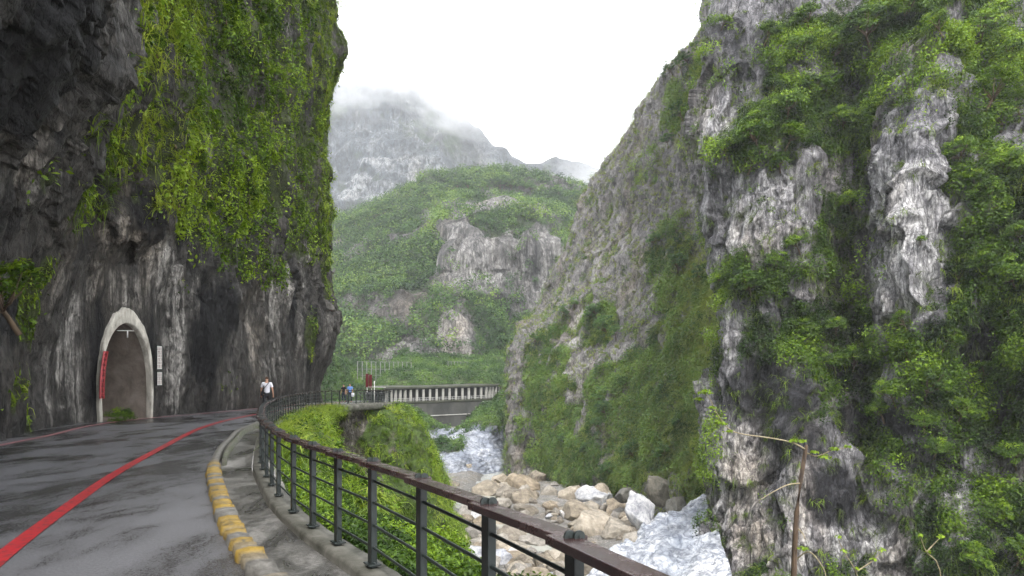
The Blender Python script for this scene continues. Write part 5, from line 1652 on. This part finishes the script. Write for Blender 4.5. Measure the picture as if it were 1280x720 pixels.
A_sh = [(1085, 40, 34), (1050, 62, 26), (1120, 22, 30), (945, 165, 30), (905, 185, 20), (985, 130, 28), (1012, 112, 22), (935, 205, 22), (1215, 50, 30), (1225, 112, 32), (1240, 20, 26), (1200, 190, 26), (1255, 205, 26), (1210, 235, 20),
        (905, 345, 20), (935, 352, 26), (960, 335, 18), (1262, 70, 24), (1180, 30, 20), (990, 60, 22), (960, 40, 18), (1020, 30, 24), (1035, 110, 22), (1050, 150, 20), (985, 175, 20), (1130, 445, 24), (1150, 480, 26), (1115, 490, 22), (1170, 430, 20),
        (1235, 330, 24), (1265, 350, 26), (1195, 385, 18), (1070, 450, 22), (1040, 460, 18), (1100, 520, 20), (1235, 475, 24), (1262, 490, 22), (1265, 400, 20), (1150, 530, 20), (1200, 520, 22), (1250, 250, 24), (1230, 640, 26), (1262, 690, 30), (1200, 700, 26), (1170, 560, 18), (1265, 570, 24), (1130, 410, 14), (1060, 250, 16), (1000, 300, 18), (970, 200, 16), (1190, 340, 14), (1270, 290, 20), (900, 25, 12), (1150, 300, 8), (1245, 150, 22), (1270, 130, 20), (1010, 420, 18), (1045, 410, 16)]
for (x, y, r_) in A_sh:
    place_shrub(GA, x, y, r_, 'leafy green shrub growing out of the right cliff among other shrubs', 'shrubs on the right cliff')
B_sh = [(742, 388, 14), (755, 408, 16), (735, 398, 10), (745, 492, 13), (752, 512, 12), (765, 415, 10), (700, 385, 9), (715, 375, 8), (812, 300, 12), (842, 330, 14), (872, 340, 14), (790, 560, 14), (730, 560, 12), (700, 545, 10), (825, 560, 14), (848, 525, 14), (660, 420, 9), (760, 585, 12), (850, 140, 14), (830, 175, 12), (745, 460, 9), (745, 530, 10), (780, 480, 10)]
for (x, y, r_) in B_sh:
    place_shrub(GB, x, y, r_, 'small green bush dotted on the steep slope across the river', 'bushes on the far slope', protos_far)
for i, (x, y, r_) in enumerate([(857, 70, 11), (848, 80, 10), (836, 92, 9), (881, 32, 6), (868, 62, 8), (824, 103, 5)]):
    place_shrub(GB, x, y, r_, 'small tree standing on the skyline of the rocky ridge', 'trees on the rocky skyline', protos_far, name='ridge_tree', cat='tree', out=.3, stretch=1.1)
L_sh = [(245, 205, 26), (270, 235, 26), (230, 250, 22), (265, 270, 20), (300, 180, 18), (225, 175, 20), (345, 245, 14), (385, 230, 12), (320, 80, 16), (290, 60, 20), (255, 30, 22), (300, 110, 18), (350, 130, 12), (370, 100, 12), (280, 150, 18), (330, 210, 14), (355, 195, 10), (310, 245, 14), (285, 15, 18), (335, 30, 14), (200, 60, 22), (190, 20, 18), (360, 60, 12), (375, 165, 10)]
for (x, y, r_) in L_sh:
    place_shrub(GL, x, y, r_, 'leafy shrub leaning out of the green face of the left cliff', 'shrubs on the left cliff', out=.15)
for i in range(34):
    x = 428 + (742 - 428) * (i + rs.random() * .7) / 34
    yt = np.interp(x, [428, 475, 525, 570, 610, 650, 690, 742], [264, 245, 226, 214, 212, 211, 220, 238])
    place_shrub(GM, x, yt + 16, rs.uniform(7, 11), 'round crowned tree on the crest of the green mountain', 'trees on the mountain crest', protos_far, name='crest_tree', cat='tree', out=.2)
# bush at the foot of the left tunnel jamb
e_ = copy_tree(protos[3]); e_.name = 'shrub'; e_.location = Vector(tun(-.85, .55, -.05)); e_.scale = (.62, .45, .5)
prop(e_, 'small leafy shrub at the foot of the left tunnel jamb', 'shrub')
# leafy branch reaching in from the left
e_ = copy_tree(protos[1]); e_.name = 'shrub'; e_.location = Vector(at(10, 395, 15.5)); e_.scale = (1.35, 1.2, .95)
prop(e_, 'bright leafy shrub leaning out of the dark rock left of the tunnel', 'shrub')
# yellow green tuft high on the cliff corner
# ---- bare trunk with thin shoots
def leafy_spray(bm_leaf, pts, n, sc): pass
Yt = 22.0
def slope_z(x, y):
    d2 = (GS[..., 0] - x) ** 2 + (GS[..., 1] - y) ** 2
    return float(GS[np.unravel_index(np.argmin(d2), d2.shape)][2])
base = at(992, 720, Yt); zb = slope_z(base[0], Yt)
tr = empty('broken_tree', (float(base[0]), Yt, zb))
prop(tr, 'broken bare brown trunk with thin leafy shoots standing before the right cliff', 'tree')
o0 = np.array([base[0], Yt, zb])
bm = bmesh.new()
tube(bm, [np.array([base[0] - .1, Yt, zb - .3]) - o0, at(992, 730, Yt) - o0, at(993, 690, Yt) - o0, at(996, 640, Yt) - o0, at(1001, 600, Yt) - o0, at(1007, 562, Yt) - o0, at(1008.5, 556, Yt) - o0], [.17, .10, .085, .08, .07, .06, .035], 9)
obj('trunk', bm, M_snag, tr)
M_twig = simple_mat('twig_bark', (.16, .13, .08), (.34, .29, .19), 8, .8, .0)
br = [[(1007, 562), (990, 553), (960, 547), (930, 543), (912, 537), (898, 520), (888, 500), (882, 492)],
      [(1001, 604), (985, 606), (968, 614), (948, 626)],
      [(1007, 566), (1022, 570), (1042, 562), (1060, 560)],
      [(997, 660), (1004, 668), (1006, 674)],
      [(994, 700), (1012, 690), (1030, 712), (1032, 730)]]
LP = []
for b_ in br:
    bm = bmesh.new()
    pp = [at(x, y, Yt - .25 * i) - o0 for i, (x, y) in enumerate(b_)]
    pp = cr_interp(np.array(pp), 16)
    tube(bm, pp, list(np.linspace(.028, .009, 16)), 6)
    obj('branch', bm, M_twig, tr)
for (x, y, r_, dY) in [(881, 492, 9, 1.7), (874, 500, 6, 1.6), (902, 530, 7, 1.2), (912, 540, 5, 1.), (889, 510, 5, 1.5), (993, 552, 7, .3), (1003, 552, 5, 0), (1030, 572, 9, .3), (1042, 562, 6, .5), (1005, 687, 8, .2), (1018, 566, 5, .2), (1060, 559, 5, .6)]:
    LP.append((at(x, y, Yt - dY) - o0, r_ / F * Yt))
P = np.array([p for p, _ in LP]); Rr = np.array([r for _, r in LP])
V1, T1 = clumps(P, np.tile([[0, 0, 1.0]], (len(P), 1)), 42, Rr, .13, np.full(len(P), .95), tj=.05, flat=.5, upb=1.2)
quads_obj('leaves', [V1], [T1], M_leaf, tr)
# young sapling at the lower right
sp = empty('sapling', tuple(at(1085, 790, 16)))
prop(sp, 'thin sapling with a few small leaves at the lower right before the cliff', 'sapling')
o0 = at(1085, 790, 16); o0z = o0.copy()
bm = bmesh.new()
twl = [[(1085, 800), (1083, 760), (1070, 715), (1055, 690), (1047, 672)], [(1070, 715), (1092, 700), (1103, 688)], [(1180, 860), (1176, 720), (1158, 690), (1150, 670)], [(1158, 690), (1175, 672)]]
for tw in twl:
    pp = cr_interp(np.array([at(x, y, 16) - o0 for x, y in tw]), 12)
    tube(bm, pp, list(np.linspace(.02, .007, 12)), 5)
zb = slope_z(o0[0], 16)
tube(bm, [np.array([0, 0, zb - .2 - o0[2]]), (at(1085, 800, 16) - o0)], [.04, .02], 6)
tube(bm, [np.array([.2, 0, zb - .2 - o0[2]]), (at(1180, 860, 16) - o0)], [.04, .02], 6)
obj('stem', bm, M_twig, sp)
P = np.array([at(x, y, 16) - o0 for x, y in [(1047, 672), (1055, 690), (1103, 688), (1092, 700), (1150, 670), (1175, 672), (1072, 712), (1160, 690)]])
V1, T1 = clumps(P, np.tile([[0, 0, 1.0]], (len(P), 1)), 12, .10, .10, np.full(len(P), .85), tj=.05, flat=.6)
quads_obj('leaves', [V1], [T1], M_leaf, sp)
# ================================================================== air
def volume_box(name, lo_, hi_, build):
    bm = bmesh.new()
    c = [(a + b) / 2 for a, b in zip(lo_, hi_)]; s = [b - a for a, b in zip(lo_, hi_)]
    box(bm, c, s)
    m = bpy.data.materials.new(name); m.use_nodes = True
    t = m.node_tree; t.nodes.clear()
    out = t.nodes.new('ShaderNodeOutputMaterial')
    v = t.nodes.new('ShaderNodeVolumePrincipled')
    L(t, v.outputs[0], out.inputs['Volume'])
    build(t, v)
    o = obj(name, bm, m)
    o['kind'] = 'stuff'
    return o, m
def bh(t, v):
    v.inputs['Color'].default_value = (.93, .96, 1.0, 1)
    v.inputs['Density'].default_value = .00023
    v.inputs['Anisotropy'].default_value = 0.0
hz, _ = volume_box('haze', (-1100, -80, -29), (1100, 1120, 440), bh)
prop(hz, 'pale haze filling the gorge', 'haze')

def bc(t, v):
    v.inputs['Color'].default_value = (.97, .98, 1.0, 1)
    c = N(t, 'ShaderNodeTexCoord')
    n1 = noise(t, (lambda m: (m.inputs['Scale'].__setattr__('default_value', (1 / 150, 1 / 200, 1 / 75)), m.inputs['Rotation'].__setattr__('default_value', (0, .35, 0)), L(t, c.outputs['Object'], m.inputs['Vector']), m.outputs['Vector'])[-1])(N(t, 'ShaderNodeMapping')), 1.0, 4, .6, .3)
    s = N(t, 'ShaderNodeSeparateXYZ'); L(t, c.outputs['Object'], s.inputs[0])
    # thicker with height, thinner towards the left lower flank
    hgt = math_(t, 'MULTIPLY_ADD', s.outputs['Z'], 1 / 140.0, -250 / 140.0)
    side = math_(t, 'MULTIPLY_ADD', s.outputs['X'], 1 / 300.0, .42)
    f = math_(t, 'ADD', math_(t, 'MULTIPLY_ADD', n1, 4.2, -2.35), math_(t, 'ADD', hgt, side))
    d = ramp(t, f, [(.05, 0.0), (.95, 1.0)])
    L(t, math_(t, 'MULTIPLY', math_(t, 'MULTIPLY', d, ramp(t, math_(t, 'MULTIPLY_ADD', s.outputs['Z'], .01, -3.0), [(.12, 1.0), (.75, 0.0)])), .020), v.inputs['Density'])
cl_, _ = volume_box('cloud', (-330, 640, 190), (240, 800, 436), bc)
prop(cl_, 'soft white cloud drifting across the far mountain', 'cloud')
